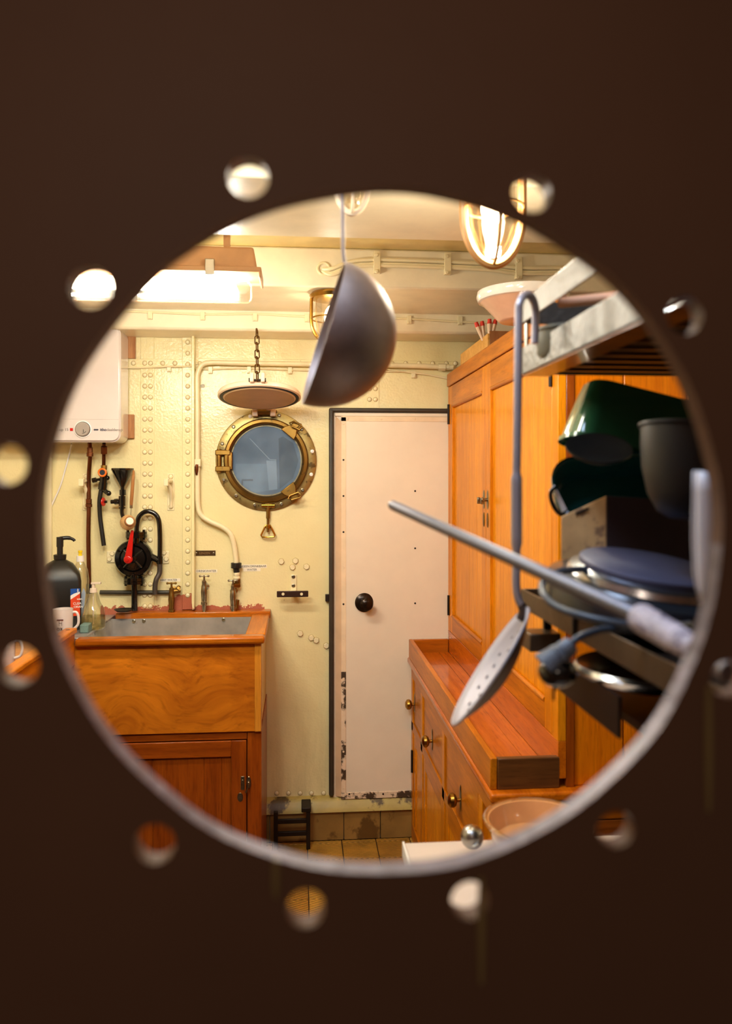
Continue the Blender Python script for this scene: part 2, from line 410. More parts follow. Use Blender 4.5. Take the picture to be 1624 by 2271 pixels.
# wall plating strips
g = G(); wbox(g, 312, 735, 342, 1352, 0, 0.004); ob('seam_strip', g, WALL, wall, bev=0.0015)
g = G(); wbox(g, 240, 796, 428, 815, 0.004, 0.007); ob('seam_strip', g, WALL, wall, bev=0.0015)
g = G(); wbox(g, 404, 735, 429, 1352, 0, 0.009); wbox(g, 425, 735, 431, 1352, 0, 0.055); ob('angle_stiffener', g, WALL, wall, bev=0.002)
g = G(); wbox(g, 430.5, 880, 434, 1130, 0, 0.0015); ob('seam_gap', g, IRON, wall)
g = G(); wbox(g, 431, 798, 1010, 812, 0, 0.004); ob('seam_strip', g, WALL, wall, bev=0.0015)
g = G(); wbox(g, 812, 812, 841, 905, 0, 0.003); ob('seam_strip', g, WALL, wall, bev=0.001)
y = 832
while y < 1345:
    rivet(321, y, 0.004); rivet(333.5, y, 0.004); y += 24.4
y = 759
while y < 1330: rivet(416.5, y, 0.009); y += 24.4
for x in (296, 321, 334, 361, 388): rivet(x, 805.5, 0.007)
for x in (444, 1010, 990, 960, 930, 900, 870): rivet(x, 806, 0.004)
for y in (862, 886): rivet(820, y, 0.003); rivet(833, y, 0.003)
x = 266
while x < 1065:
    yy = 737 + (x - 266) * 0.0165
    if not 400 < x < 432: inst('rivet', RIVB, wp(x, yy, 0.0), wall)
    x += 32.5
for x in (614, 640, 666, 691, 718): rivet(x, 1759)
HEX = ringed('hex_bolt', G().lathe([(.0155, 0), (.0155, .0004), (0.0138, 0.0004), (0.0135, 0.006), (0.0115, 0.009), (0, 0.009)], (0, 0, 0), (0, -1, 0), 6), .0138)
for (x, y, r) in [(624, 1245.5, 0.1), (655.5, 1244, 0.5), (649, 1258, 0.3), (680, 1257, 0.7), (666, 1405, 0.2), (690.5, 1414.5, 0.9), (701.5, 1420, 0.4), (724, 1432, 0.6)]:
    inst('hex_bolt', HEX, wp(x, y), wall, (0, r, 0))
g = G(); g.cyl(wp(450, 856), wp(450, 856, 0.003), 0.009, 16); ob('capped_screw', g, NICKEL, wall)
# left-wall corner moulding seen at the edge of the hole
g = G(); wbox(g, 96, 735, 114, 1352, 0, 0.02); ob('corner_strip', g, CREAM, wall, bev=0.003)
# thin cables: on the wall, on the last beam, on the second beam
def cable(path, r, par, mat=CREAM, name='cable'): return ob(name, G().tube(smooth_path(path, 6), r, 8), mat, par)
cable([wp(240, 814, .010), wp(300, 816, .010), wp(350, 814, .011), wp(380, 813, .012), wp(425, 813, .012)], 0.0038, wall)
cable([wp(434, 818, .008), wp(470, 819, .008), wp(520, 817, .008), wp(580, 818, .008), wp(700, 822, .008), wp(870, 824, .008), wp(920, 826, .01), wp(1005, 842, .01)], 0.0038, wall)
cable([wp(840, 817, .02), wp(930, 829, .01), wp(1005, 838, .008)], 0.003, wall)
for x, y in [(374, 815), (466, 819), (552, 818), (643, 820), (917, 829)]:
    g = G(); wbox(g, x - 4, y - 6, x + 5, y + 9, 0, 0.013); g.cyl(wp(x + 1, y + 7, 0.013), wp(x + 1, y + 7, 0.017), 0.004, 8); ob('cable_clip', g, CREAM, wall, bev=0.001)
YB3 = 3.40
def b3p(x, y, o=0.0): return at(x, y, YB3 - o)
cable([b3p(250, 690, .006), b3p(330, 692, .006), b3p(450, 697, .006), b3p(565, 696, .006), b3p(680, 702, .006), b3p(870, 706, .006), b3p(905, 707, .006), b3p(1020, 714, .006), b3p(1090, 716, .006)], 0.005, ceil)
for x in (334, 450, 566, 681, 907, 1020):
    y = 700 + (x - 334) * 0.018; a = b3p(x - 5, y - 9); b = b3p(x + 5, y + 9)
    g = G().box((a.x, YB3, b.z), (b.x, YB3 - 0.013, a.z)); c = b3p(x - 1, y + 5, .013); g.cyl(c, c + Vector((0, -.005, 0)), 0.005, 8)
    ob('cable_clip', g, CREAM, ceil, bev=0.001)
YB2 = 2.947
def b2p(x, y, o=0.0): return at(x, y, YB2 - o)
for dy, r in ((0, 0.0075), (13, 0.0075), (8, 0.004)):
    cable([b2p(715, 597 + dy * .3, .0), b2p(735, 596 + dy, .012), b2p(770, 583 + dy, .012), b2p(800, 577 + dy, .012), b2p(850, 576 + dy, .012), b2p(950, 579 + dy, .012), b2p(1080, 585 + dy, .012), b2p(1160, 594 + dy, .012), b2p(1320, 592 + dy, .012)], r, ceil)
g = G(); g.torus(b2p(718, 596, .002), 0.022, 0.005, (0, 1, 0), 24, 8); ob('cable_gland', g, CREAM, ceil)
for x, y in [(835, 584), (991, 587), (1148, 597)]:
    a = b2p(x - 7, y - 24); b = b2p(x + 8, y + 24)
    g = G().box((a.x, YB2, b.z), (b.x, YB2 - 0.022, a.z))
    for yy in (y - 18, y + 18):
        c = b2p(x, yy, .022); g.cyl(c, c + Vector((0, -.006, 0)), 0.0075, 8)
    ob('cable_saddle', g, CREAM, ceil, bev=0.002)

# floor tiles, skirting tiles, curb
TILE_M = []
for i, c in enumerate(['#d09632', '#c0862a', '#d8a03c']):
    m, nt, b = newmat('ridged_quarry_tile_%d' % i); co = objco(nt)
    wv = N(nt, 'ShaderNodeTexWave', bands_direction='DIAGONAL'); wv.inputs['Scale'].default_value = 26; wv.inputs['Distortion'].default_value = 0.4
    nt.links.new(mapping(nt, co, (1.0, 1.9, 0.0)), wv.inputs['Vector'])
    cc = mixc(nt, ramp(nt, wv.outputs['Fac'], [(0.2, (0, 0, 0)), (0.6, (1, 1, 1))]), tuple(v * 0.35 for v in lin(c)), lin(c))
    cc = mixc(nt, ramp(nt, noise(nt, co, 9, 4), [(0.45, (0, 0, 0)), (0.8, (0.5,) * 3)]), cc, lin('#3a240c'))
    nt.links.new(cc, b.inputs['Base Color']); b.inputs['Roughness'].default_value = 0.45; bump(nt, b, wv.outputs['Fac'], 0.5, 0.004); TILE_M.append(m)
s = 0.1545; X0 = wp(757, 1857).x; Y0 = atZ(780, 1868, 0).y
for i in range(-5, 4):
    for j in range(-1, 6):
        x = X0 + i * s; y1 = min(Y0 - j * s + s, WY - 0.035) if j == -1 else Y0 - (j) * s + 0
        if j == -1: ya, yb = Y0 + 0.002, WY - 0.03
        else: ya, yb = Y0 - (j + 1) * s + 0.002, Y0 - j * s - 0.002
        g = G().box((x + 0.002, ya, -0.006), (x + s - 0.002, yb, random.uniform(-0.0006, 0.0006)))
        ob('floor_tile', g, TILE_M[(i * 7 + j * 3) % 3], floor, bev=0.001, seg=1)
bb = sroot('baseboard_back', 'row of brown skirting tiles under a painted cement curb', (0, WY, 0))
SK = M('brown_skirting_tile', '#94703a', 0.3, var=0.35, vscale=6, dark='#644620', dscale=5, dthr=0.56)
zt = wp(760, 1801, .03).z; X1 = wp(762, 1830).x
for i in range(-5, 4):
    x = X1 + i * 0.167
    ob('skirting_tile', G().box((x + 0.0015, WY, 0), (x + 0.1655, WY - 0.028, zt - 0.002)), SK, bb, bev=0.002)
g = G(); zc0, zc1 = zt, wp(700, 1768, .02).z
g.prism([(0, zc0), (0.045, zc0 + 0.006), (0.03, zc1 - 0.02), (0.004, zc1), (0, zc1)], ((XL, WY, 0), (0, -1, 0), (0, 0, 1), (1, 0, 0)), 0, XR - XL)
ob('cement_curb', g, M('grimy_curb_paint', '#b8a258', 0.45, bs=0.9, bscale=25, dark='#5a4620', dscale=9, dthr=0.50), bb)

# ------------------------------------------------------------------ door_1
door = sroot('door_1', 'pale steel door with worn metal edging and a black knob', wp(880, 1765))
g = G(); wbox(g, 730, 905, 741, 1767, 0, 0.03); wbox(g, 730, 905, 1040, 915, 0, 0.03)
o = ob('gasket', g, RUBBER, door, bev=0.008, seg=3)
g = G(); wbox(g, 739, 913, 1040, 1765, 0, 0.012); ob('leaf', g, DOORP, door, bev=0.002)
g = G(); a = wp(744, 922, .014); b_ = wp(757, 935, .028); zb_ = wp(750, 1766, .02).z
g.hexa([(a.x, WY - .012, zb_), (b_.x, WY - .012, zb_), (b_.x, WY - .0275, zb_), (a.x, WY - .0135, zb_), (a.x, WY - .012, a.z), (b_.x, WY - .012, b_.z), (b_.x, WY - .0275, b_.z), (a.x, WY - .0135, a.z)])
ob('leaf_bevel', g, M('tan_bevel_enamel', '#dcb894', .4), door)
g = G(); wbox(g, 743, 916, 1040, 924, 0.012, 0.020); ob('leaf_lip', g, DOORP, door, bev=0.003)
g = G(); wbox(g, 757, 925, 768, 1766, 0.012, 0.027); ob('edge_strip', g, STRIP2, door, bev=0.001)
g = G(); wbox(g, 757, 1490, 767.6, 1768, 0.012, 0.028); ob('edge_strip', g, STRIP, door, bev=0.001, label='worn lower edge strip with flaked paint')
g = G(); wbox(g, 757, 924, 1040, 935, 0.012, 0.027); ob('edge_strip', g, STRIP2, door, bev=0.001)
g = G(); wbox(g, 757, 1754, 1040, 1768, 0.012, 0.0285); ob('edge_strip', g, STRIP, door, bev=0.001, label='worn bottom edge strip with flaked paint')
g = G(); wbox(g, 767.5, 935, 1040, 1754, 0.012, 0.0255); ob('door_panel', g, DOORP, door, bev=0.001)
SCR = shared('screw', G().lathe([(0.0045, 0), (0.004, 0.0015), (0, 0.002)], (0, 0, 0), (0, -1, 0), 10), IRON)
SCRL = shared('painted_screw', G().lathe([(0.005, 0), (0.0045, 0.0015), (0, 0.002)], (0, 0, 0), (0, -1, 0), 10), STRIP2)
for i, y in enumerate((940, 1020, 1100, 1180, 1259, 1340, 1420, 1505, 1585, 1667, 1748)): inst('screw', SCR if i in (1, 2, 3, 5) else SCRL, wp(762, y, .0275), door)
for x in (771, 846, 920): inst('screw', SCRL, wp(x, 929, .0275), door)
for x in (775, 850, 925): inst('screw', SCR, wp(x, 1761, .0287), door)
for x, y in ((921, 1089), (921, 1216), (921, 1338)): inst('screw', SCR, wp(x, y, .0257), door)
c = wp(808, 1336, 0.0255); KN = M('dark_bronze_knob', '#2c2018', 0.22, metal=0.6)
g = G().lathe([(0.043, 0), (0.043, 0.003), (0.036, 0.009), (0.016, 0.012), (0.013, 0.035), (0.02, 0.042), (0.029, 0.052), (0.030, 0.062), (0.022, 0.071), (0.008, 0.074), (0, 0.074)], c, (0.10, -1, 0.02), 32)
ob('door_knob', g, KN, door)
g = G(); wbox(g, 722, 1319, 731, 1334, 0, 0.025); ob('door_stop', g, IRON, door, bev=0.002)

# ------------------------------------------------------------------ window_1 : brass porthole
PC = wp(591, 1021.5); px = 3.6 / F
win = sroot('window_1', 'round brass porthole with hinged opening ring and glass', PC)
def disc(r0, r1, d0, d1, c=PC): # ring between radii, off wall d0..d1
    return [(r0, d0), (r1, d0), (r1, d1), (r0, d1), (r0, d0)]
g = G().lathe([(0.155, 0), (0.2265, 0), (0.2265, 0.009), (0.222, 0.012), (0.185, 0.012), (0.183, 0.012), (0.155, 0.012), (0.155, 0)], PC, (0, -1, 0), 72)
ob('flange', g, M('weathered_brass_flange', '#a8935c', 0.42, metal=0.8, var=0.25, vscale=20, dark='#6a5a38', dscale=30, dthr=0.56, bs=0.3), win)
g = G().lathe([(0.160, 0.005), (0.190, 0.005), (0.190, 0.026), (0.184, 0.034), (0.172, 0.036), (0.166, 0.030), (0.161, 0.022), (0.160, 0.005)], PC, (0, -1, 0), 72)
ob('opening_ring', g, BRASSD, win)
# glass: cloudy blue pane with dim shapes behind it
GL = M('cloudy_window_glass', '#7f93a8', 0.08, var=0.25, vscale=9, coat=0.6)
m, nt, b = newmat('porthole_glass'); co = objco(nt)
c_ = ramp(nt, noise(nt, co, 5, 3), [(0.35, lin('#5b7189')), (0.65, lin('#93a9bf'))])
nt.links.new(c_, b.inputs['Base Color']); b.inputs['Roughness'].default_value = 0.06; b.inputs['Coat Weight'].default_value = 0.5
b.inputs['Alpha'].default_value = 0.28
ob('glass', G().lathe([(0, 0.010), (0.161, 0.010), (0.161, 0.014), (0, 0.014)], PC, (0, -1, 0), 64), m, win)
# what lies behind the glass: a lit grey-blue passage with a pale locker in it, in a recess behind the wall
EB = M('backdrop_dim_blue', '#6d87a4', 0.7, var=0.35, vscale=6)
CREAMH = CREAM
box_ = ob('pane_backing', G().lathe([(0, -0.001), (0.160, -0.001), (0.160, 0.004), (0, 0.004)], PC, (0, -1, 0), 64), EB, win, label='hazy blue passage seen through the glass')
LB = M('pale_locker', '#a9c4de', 0.6, var=0.1); DK = M('dim_shape', '#3c4856', 0.7, var=0.3)
g = G()
g.prism([(-0.138, -0.015), (0.02, -0.015), (0.02, 0.0), (0.045, 0.0), (0.05, -0.13), (-0.05, -0.145), (-0.1, -0.11), (-0.135, -0.07)], (PC, (1, 0, 0), (0, 0, 1), (0, -1, 0)), 0.004, 0.0055)
ob('far_locker', g, M('locker_blue', '#7f9cb8', 0.6, var=0.2), win)
g = G(); g.prism([(0.0, 0.0), (0.045, 0.0), (0.05, -0.13), (0.012, -0.135)], (PC, (1, 0, 0), (0, 0, 1), (0, -1, 0)), 0.0055, 0.007); ob('far_locker', g, LB, win)
g = G(); g.prism([(0.075, 0.11), (0.12, 0.08), (0.145, 0.0), (0.12, -0.08), (0.06, -0.13), (0.055, 0.1)], (PC, (1, 0, 0), (0, 0, 1), (0, -1, 0)), 0.004, 0.0056); ob('far_doorway', g, DK, win)
g = G(); g.tube([PC + Vector((-0.075, -.0065, 0.10)), PC + Vector((0.015, -.0065, 0.005)), PC + Vector((0.045, -.0065, 0.003))], 0.0018, 6); ob('far_rail', g, M('pale_line', '#cfe2f5', 0.5), win)
g = G(); g.box(PC + Vector((-0.11, -.006, -.092)), PC + Vector((-0.06, -.0075, -.084))); g.box(PC + Vector((-0.112, -.006, -.125)), PC + Vector((-0.104, -.0075, -.088))); ob('far_bracket', g, DK, win)
# bolts in the flange, some with white caps
BOL = shared('flange_bolt', G().lathe([(0.008, 0), (0.0085, 0.002), (0.006, 0.003), (0.0045, 0.001), (0, 0.001)], (0, 0, 0), (0, -1, 0), 16), NICKEL)
CAP = shared('white_bolt_cap', G().lathe([(0.0085, 0), (0.0085, 0.003), (0.006, 0.0045), (0, 0.005)], (0, 0, 0), (0, -1, 0), 16), WHITEP)
for (zx, zy, wcap) in [(704, 1014, 1), (536, 1120, 0), (423, 1290, 0), (438, 1655, 0), (563, 1815, 0), (750, 1908, 0), (1020, 1900, 0), (1235, 1758, 0), (1320, 1600, 1), (1330, 1367, 1), (1225, 1145, 0), (998, 1003, 0)]:
    p = wp(400 + zx / 4.543, 700 + zy / 4.543, 0.012); inst('white_bolt_cap' if wcap else 'flange_bolt', CAP if wcap else BOL, p, win)
# left hinge
g = G()
for yy in (1004, 1040): a = wp(478, yy - 6, .02); b_ = wp(512, yy + 6, .02); g.box((a.x, WY - .006, a.z), (b_.x, WY - .036, b_.z))
a = wp(506, 1002, .02); b_ = wp(516, 1042, .02); g.box((a.x, WY - .006, a.z), (b_.x, WY - .032, b_.z))
h = ob('side_hinge', g, BRASSD, win, bev=0.004); g = G().cyl(wp(486, 996, .022), wp(486, 1048, .022), 0.0105, 16); ob('hinge_pin', g, BRASSD, h)
# clamps (dogs) upper right and lower right
def dog(ang, up):
    u = Vector((math.cos(ang), 0, math.sin(ang))); v = Vector((-math.sin(ang), 0, math.cos(ang)))
    g = G(); g.prism([(0.150, -0.036), (0.172, -0.032), (0.195, -0.018), (0.218, -0.026), (0.218, 0.022), (0.195, 0.018), (0.172, 0.034), (0.150, 0.038)], (PC, u, v, (0, -1, 0)), 0.030, 0.042)
    d = ob('clamp_lug', g, BRASSD, win, bev=0.003)
    g = G(); g.cyl(PC + u * 0.208 + Vector((0, -0.04, 0)), PC + u * 0.208 + Vector((0, -0.056, 0)), 0.012, 16)
    c = PC + u * 0.205 + Vector((0, -0.058, 0)); t = (v * (1 if up else -1) + u * 0.35).normalized() * 0.028; n_ = Vector((0, -1, 0)) * 0.9 + Vector((0, 0, 0.1)); n_ = n_.normalized()
    w_ = (n_.cross(t)).normalized() * 0.010
    t = t * 1.0
    q = [c - t, c - t * 0.6 + w_, c + t * 0.8 + w_ * 1.2, c + t * 1.1, c + t * 0.8 - w_ * 1.2, c - t * 0.6 - w_]
    g.tube([p + Vector((0, -0.004, 0)) for p in q], 0.0042, 8, closed=True); ob('wing_nut', g, BRASSD, d)
dog(math.radians(50), False); dog(math.radians(-52), True)
# hanging swing bolt under the porthole
g = G(); c = wp(595, 1121, .02)
g.cyl(c + Vector((-.030, 0, 0)), c + Vector((.030, 0, 0)), 0.0085, 14); g.box(c + Vector((-.016, -.006, -.01)), c + Vector((.016, .018, .008)))
sb = ob('swing_bolt', g, BRASS, win, bev=0.001)
g = G().cyl(c, wp(594.5, 1150, .02), 0.0085, 14); g.cyl(wp(594.5, 1148, .02), wp(594.5, 1180, .02), 0.0058, 14, 0.0058); ob('bolt_shank', g, BRASSD, sb)
cc = wp(594.5, 1178, .022); g = G()
q = [cc + Vector(p) for p in [(-.010, 0, .026), (.010, 0, .026), (.018, 0, .01), (.031, 0, -.018), (.027, 0, -.026), (0, 0, -.028), (-.027, 0, -.026), (-.031, 0, -.018), (-.018, 0, .01)]]
g.tube(q, 0.0042, 8, closed=True); g.cyl(cc + Vector((0, 0, .028)), cc + Vector((0, 0, .012)), 0.0105, 12); ob('triangular_nut', g, BRASS, sb)
# deadlight cover, swung up and held by a chain
HZ = wp(586, 908).z; HX = wp(585, 908).x; DR = 0.174; phi = math.radians(11)
ax = Vector((0, -math.cos(phi), math.sin(phi))); nrm = Vector((0, -math.sin(phi), -math.cos(phi)))
HP = Vector((HX - 0.006, WY - 0.052, wp(585, 905, .052).z)); DC = HP + ax * (DR + 0.028)
PEACH = M('peach_enamel', '#e8cdaf', 0.3, var=0.05); PEACHD = M('tan_cover_face', '#d2b084', 0.45, var=0.12, bs=0.2)
cov = ob('deadlight', G().lathe([(0, -0.022), (DR * .8, -0.018), (DR * .97, -0.008), (DR, 0), (DR, 0.012), (DR - .006, 0.016), (DR - 0.010, 0.014), (0, 0.010)], DC, nrm, 64), PEACH, win, label='round peach cover swung up on its hinge')
ob('seal', G().lathe([(DR - 0.022, 0.013), (DR - 0.010, 0.013), (DR - 0.010, 0.0165), (DR - 0.022, 0.0165), (DR - 0.022, 0.013)], DC, nrm, 64), BLACKM, cov)
ob('cover_face', G().lathe([(0, 0.017), (DR - 0.045, 0.0175), (DR - 0.028, 0.020), (DR - 0.022, 0.016), (DR - 0.022, 0.010)], DC, nrm, 64), PEACHD, cov)
g = G()
for sx in (-0.031, 0.031):
    g.hexa([DC + ax * t + Vector((sx + dx, 0, 0)) + nrm * d for d in (-0.010, 0.012) for (t, dx) in ((-DR + .01, -.011), (-DR - .03, -.011), (-DR - .03, .011), (-DR + .01, .011))])
ob('cover_hinge', g, PEACH, cov, bev=0.004)
g = G()
for xa_, xb_ in ((559, 572), (599, 612)): wbox(g, xa_, 903, xb_, 923, .012, .052)
ob('hinge_ear', g, PEACH, win, bev=.004)
HP = wp(585.5, 913, .04)
g = G().cyl(HP + Vector((-.055, 0, 0)), HP + Vector((.058, 0, 0)), 0.007, 16); g.cyl(HP + Vector((-.027, 0, 0)), HP + Vector((.027, 0, 0)), 0.016, 16); g.box(HP + Vector((-.027, 0, -.014)), HP + Vector((.027, .03, .012))); ob('hinge_barrel', g, BRASSD, win)
g = G()
for sx in (-0.022, 0.022):
    g.hexa([DC + ax * t + Vector((sx + dx, 0, 0)) + nrm * d for d in (-0.034, 0.006) for (t, dx) in ((DR - .012, -.009), (DR + .022, -.008), (DR + .022, .008), (DR - .012, .009))])
ob('chain_lug', g, PEACH, cov, bev=0.004)
LP = DC + ax * (DR + 0.012) + nrm * (-0.004)
g = G().cyl(LP + Vector((-.034, 0, 0)), LP + Vector((.034, 0, 0)), 0.0045, 10); g.cyl(LP + Vector((-.034, 0, 0)), LP + Vector((-.030, 0, 0)), 0.008, 10); g.cyl(LP + Vector((.030, 0, 0)), LP + Vector((.034, 0, 0)), 0.008, 10); ob('lug_pin', g, IRON, cov)
CHM = M('rusty_chain_brass', '#7a5a30', 0.35, metal=1.0, var=0.3, vscale=50)
CT = at(570, 736, 3.375); CT.z = 2.268
chain = tag(ob('chain', G().torus(CT + Vector((0, 0, -0.004)), 0.009, 0.003, (1, 0, 0), 16, 6), CHM), 'brass link chain holding up the round cover above the porthole', 'chain')
ORG[chain.name] = Vector((0, 0, 0))
d = (LP - CT); n = 7; q0 = d.normalized(); step = d.length / n
for i in range(n):
    c = CT + d * ((i + 0.5) / n); side = Vector((1, 0, 0)) if i % 2 else Vector((0.25, 0.97, 0)); side = (side - q0 * side.dot(q0)).normalized()
    L = step * 0.5 + 0.005; wv = 0.0088; P = []
    for k in range(20):
        a = 2 * PI * k / 20; P.append(c + q0 * (math.cos(a) * 0.011 + (L - 0.011) * (1 if math.cos(a) > 0 else -1)) + side * math.sin(a) * wv)
    ob('link', G().tube(P, 0.0026, 8, closed=True), CHM, chain)

# ------------------------------------------------------------------ conduit pipe by the porthole
pp = smooth_path([wp(1005, 815, .03), wp(990, 814.5, .03), wp(900, 811, .03), wp(700, 808, .03), wp(520, 805, .03), wp(470, 804, .03), wp(449, 809, .03), wp(439, 826, .03), wp(437, 850, .03), wp(438, 950, .03), wp(438, 1060, .03), wp(439, 1118, .03), wp(446, 1142, .03), wp(466, 1156, .03), wp(492, 1168, .03), wp(510, 1182, .03), wp(518, 1203, .03), wp(523, 1235, .03), wp(524, 1250, .03)], 6)
pt = thing('wall_pipe', 'cream painted pipe bending round the porthole down to the sink tap', 'pipe', wp(440, 1000, 0))
ob('pipe_run', G().tube(pp, 0.0115, 14), CREAM, pt)
g = G(); c = wp(982, 814, .03); g.lathe([(0.0135, -.02), (0.0175, -.02), (0.0175, .012), (0.0135, .014), (0.0135, .03)], c, (1, 0, 0), 6); ob('pipe_union', g, CREAM, pt)
g = G(); g.cyl(wp(524, 1248, .03), wp(524, 1260, .03), 0.024, 8); g.cyl(wp(524, 1260, .03), wp(525, 1270, .03), 0.014, 12); ob('black_coupling', g, BLACKM, pt, bev=0.002)
g = G(); g.lathe([(0.012, 0), (0.015, .004), (0.015, .012), (.011, .016), (.014, .022), (.014, .032), (.012, .036)], wp(525, 1286, .03), (0, 0, 1), 14); ob('pipe_tail', g, CREAM, pt)
g = G(); wbox(g, 431, 1018, 445, 1035, .012, .045); ob('pipe_clip', g, CREAM, pt, bev=0.003)
g = G(); g.tube([wp(437, 1030, .046), wp(436, 1042, .048), wp(436, 1053, .046)], [0.006, 0.008, 0.004], 10); ob('rusty_toggle', g, COPPER, pt)

# ------------------------------------------------------------------ taps and plates
def tap(x, y0, y1, label, mat, side_spout=False, hose=True, hot=False):
    c = wp(x, (y0 + y1) / 2, .05); t = thing('water_tap', label, 'tap', wp(x, (y0 + y1) / 2), 'water taps over the sink')
    H = (y1 - y0) * (WY - .05) / F; zt_ = c.z + H / 2
    g = G().cyl((c.x, WY, c.z + .002), (c.x, c.y, c.z + .002), 0.011, 14); g.lathe([(0.018, 0), (0.018, .005), (0.012, .008)], (c.x, WY, c.z + .002), (0, -1, 0), 6); ob('inlet', g, mat, t)
    g = G().lathe([(0, 0), (0.010, 0), (0.0105, .02), (0.014, .022), (0.014, .032), (0.011, .034), (0.013, .06), (0.0145, .075), (0.0125, .10), (0.009, .112), (0.010, .115), (0.010, .124), (0.006, .128), (0, .128)], (c.x, c.y, zt_ - .155), (0, 0, 1), 16); ob('body', g, mat, t)
    g = G().cyl((c.x, c.y, zt_ - .03), (c.x, c.y, zt_ - .004), 0.0042, 10); g.cyl((c.x - .018, c.y, zt_ - .008), (c.x + .018, c.y, zt_ - .008), 0.0038, 10)
    for sx in (-1, 1): g.ball((c.x + sx * .018, c.y, zt_ - .008), 0.0055, 10)
    ob('cross_handle', g, mat, t)
    g = G(); zb = zt_ - .155
    for k in range(4): g.lathe([(0.0078, 0), (0.0092, .004), (0.0078, .008)], (c.x, c.y, zb - .008 * (k + 1)), (0, 0, 1), 14)
    g.cyl((c.x, c.y, zb + .002), (c.x, c.y, zb - .034), 0.0075, 12); ob('nozzle', g, mat, t)
    return t, c, zt_
tap(453, 1274, 1335, 'nickel water tap under the white DRINKWATER strip', NICKEL)
t, c, zz = tap(517, 1284, 1345, 'nickel water tap under the cream pipe, farthest right', NICKEL)
g = G(); g.cyl(wp(527, 1284, .03), wp(527, 1302, .03), 0.013, 14); g.cyl(wp(530, 1298, .03), wp(517, 1298, .05), 0.012, 12)
ob('supply_elbow', g, BRASSD, t); ob('drain_stub', G().cyl(wp(525, 1330, .03), wp(523, 1349, .03), 0.013, 12), BRASSD, t)
t, c, zz = tap(380.5, 1290, 1336, 'brass water tap under the HEET WATER strip', BRASSD)
g = G(); g.cyl(c + Vector((0.0, 0.01, .0)), wp(400, 1309, .03), 0.010, 12); g.lathe([(0.014, 0), (0.014, .012), (0.01, .016)], wp(398, 1307, .03), (-.6, 0, .4), 8); ob('side_branch', g, BRASSD, t)
PAPER = M('white_label_strip', '#f4ead2', 0.4, var=0.02); INK = M('black_ink', '#231c14', 0.6)
def strip(x0, y0, x1, y1, txt, sz, lab, tx, ty):
    g = G(); wbox(g, x0, y0, x1, y1, 0, .0012); o = tag(ob('label_strip', g, PAPER), lab, 'label'); ORG[o.name] = Vector((0, 0, 0))
    text('lettering', txt, sz, wp(tx, ty, .0018), o, INK); return o
strip(432, 1263, 482, 1270, 'DRINKWATER', 0.0135, 'white strip lettered DRINKWATER above the middle tap', 458, 1266.5)
strip(536, 1252, 592, 1260, 'GEEN DRINKBAAR', 0.013, 'upper white strip lettered GEEN DRINKBAAR beside black pipe coupling', 564, 1256)
strip(540, 1260, 578, 1267, 'WATER', 0.013, 'lower white strip lettered WATER beside black pipe coupling', 559, 1263.5)
strip(356, 1283, 400, 1290, 'HEET WATER', 0.0125, 'white strip lettered HEET WATER above the left brass tap', 374, 1286.5)
g = G(); wbox(g, 431.5, 1221, 478, 1232.5, 0, .003); o = tag(ob('name_plate', g, M('dark_brass_plate', '#5a4224', 0.4, metal=0.7), None, .001), 'small dark brass name plate screwed right of the riveted column', 'plate')
for x in (435, 474): inst('screw', BOL, wp(x, 1227, .003), o, sc=(.6, .6, .6))
text('engraving', 'LENZEN', 0.013, wp(454, 1227, .0034), o, M('dull_engraving', '#a07c50', .5, metal=.5))
br = thing('wall_bracket', 'dark T shaped iron bracket with two holes right of sink', 'bracket', wp(650, 1300))
g = G(); wbox(g, 645, 1275, 658, 1313, 0, .006); a = wp(650, 1312, .04); g.box((a.x - .014, WY, a.z - .006), (a.x + .014, WY - .07, a.z + .002)); ob('stem', g, CREAM, br, bev=.002)
g = G(); a = wp(614, 1311, .075); b_ = wp(684, 1324, .075)
g.box((a.x, WY - .07, a.z), (b_.x, WY - .076, b_.z)); bar = ob('cross_bar', g, M('rusty_bracket', '#3a2114', .45, metal=.4), br, bev=.004)
for x in (628, 669): inst('fixing_hole', shared('fixing_hole', G().lathe([(0.0065, 0), (0.0065, .001), (0, .001)], (0, 0, 0), (0, -1, 0), 14), CREAM), at(x, 1317.5, WY - .0762), br)
for y in (1279, 1299): inst('screw', BOL, wp(651, y, .006), br)
# cream rail hooks
for x, lab in ((190, 'cream painted wall hook half behind the copper pipe'), (378, 'cream painted wall hook right of the double rivet seam')):
    h = thing('wall_hook', lab, 'hook', wp(x, 1090), 'cream wall hooks')
    g = G(); wbox(g, x - 7, 1050, x + 9, 1132, 0, .004); ob('back_plate', g, CREAM, h, bev=.003)
    P = [wp(x, 1062, .0), wp(x, 1063, .05), wp(x - 8, 1064, .075), wp(x - 10, 1072, .075)]
    g = G(); g.tube(smooth_path([wp(x + 1, 1066, 0), wp(x - 2, 1067, .05), wp(x - 8, 1068, .08)], 4), 0.010, 10)
    g.tube(smooth_path([wp(x - 8, 1070, .06), wp(x + 1, 1088, .04), wp(x + 2, 1110, .012), wp(x + 2, 1126, .004)], 5), [0.012] + [0.0085] * 15, 10); g.box(wp(x - 13, 1062, .07), wp(x - 5, 1078, .095)); ob('hook_arm', g, CREAM, h, bev=.002)
    for y in (1057, 1124): inst('screw', RIV, wp(x + 1, y, .004), h)

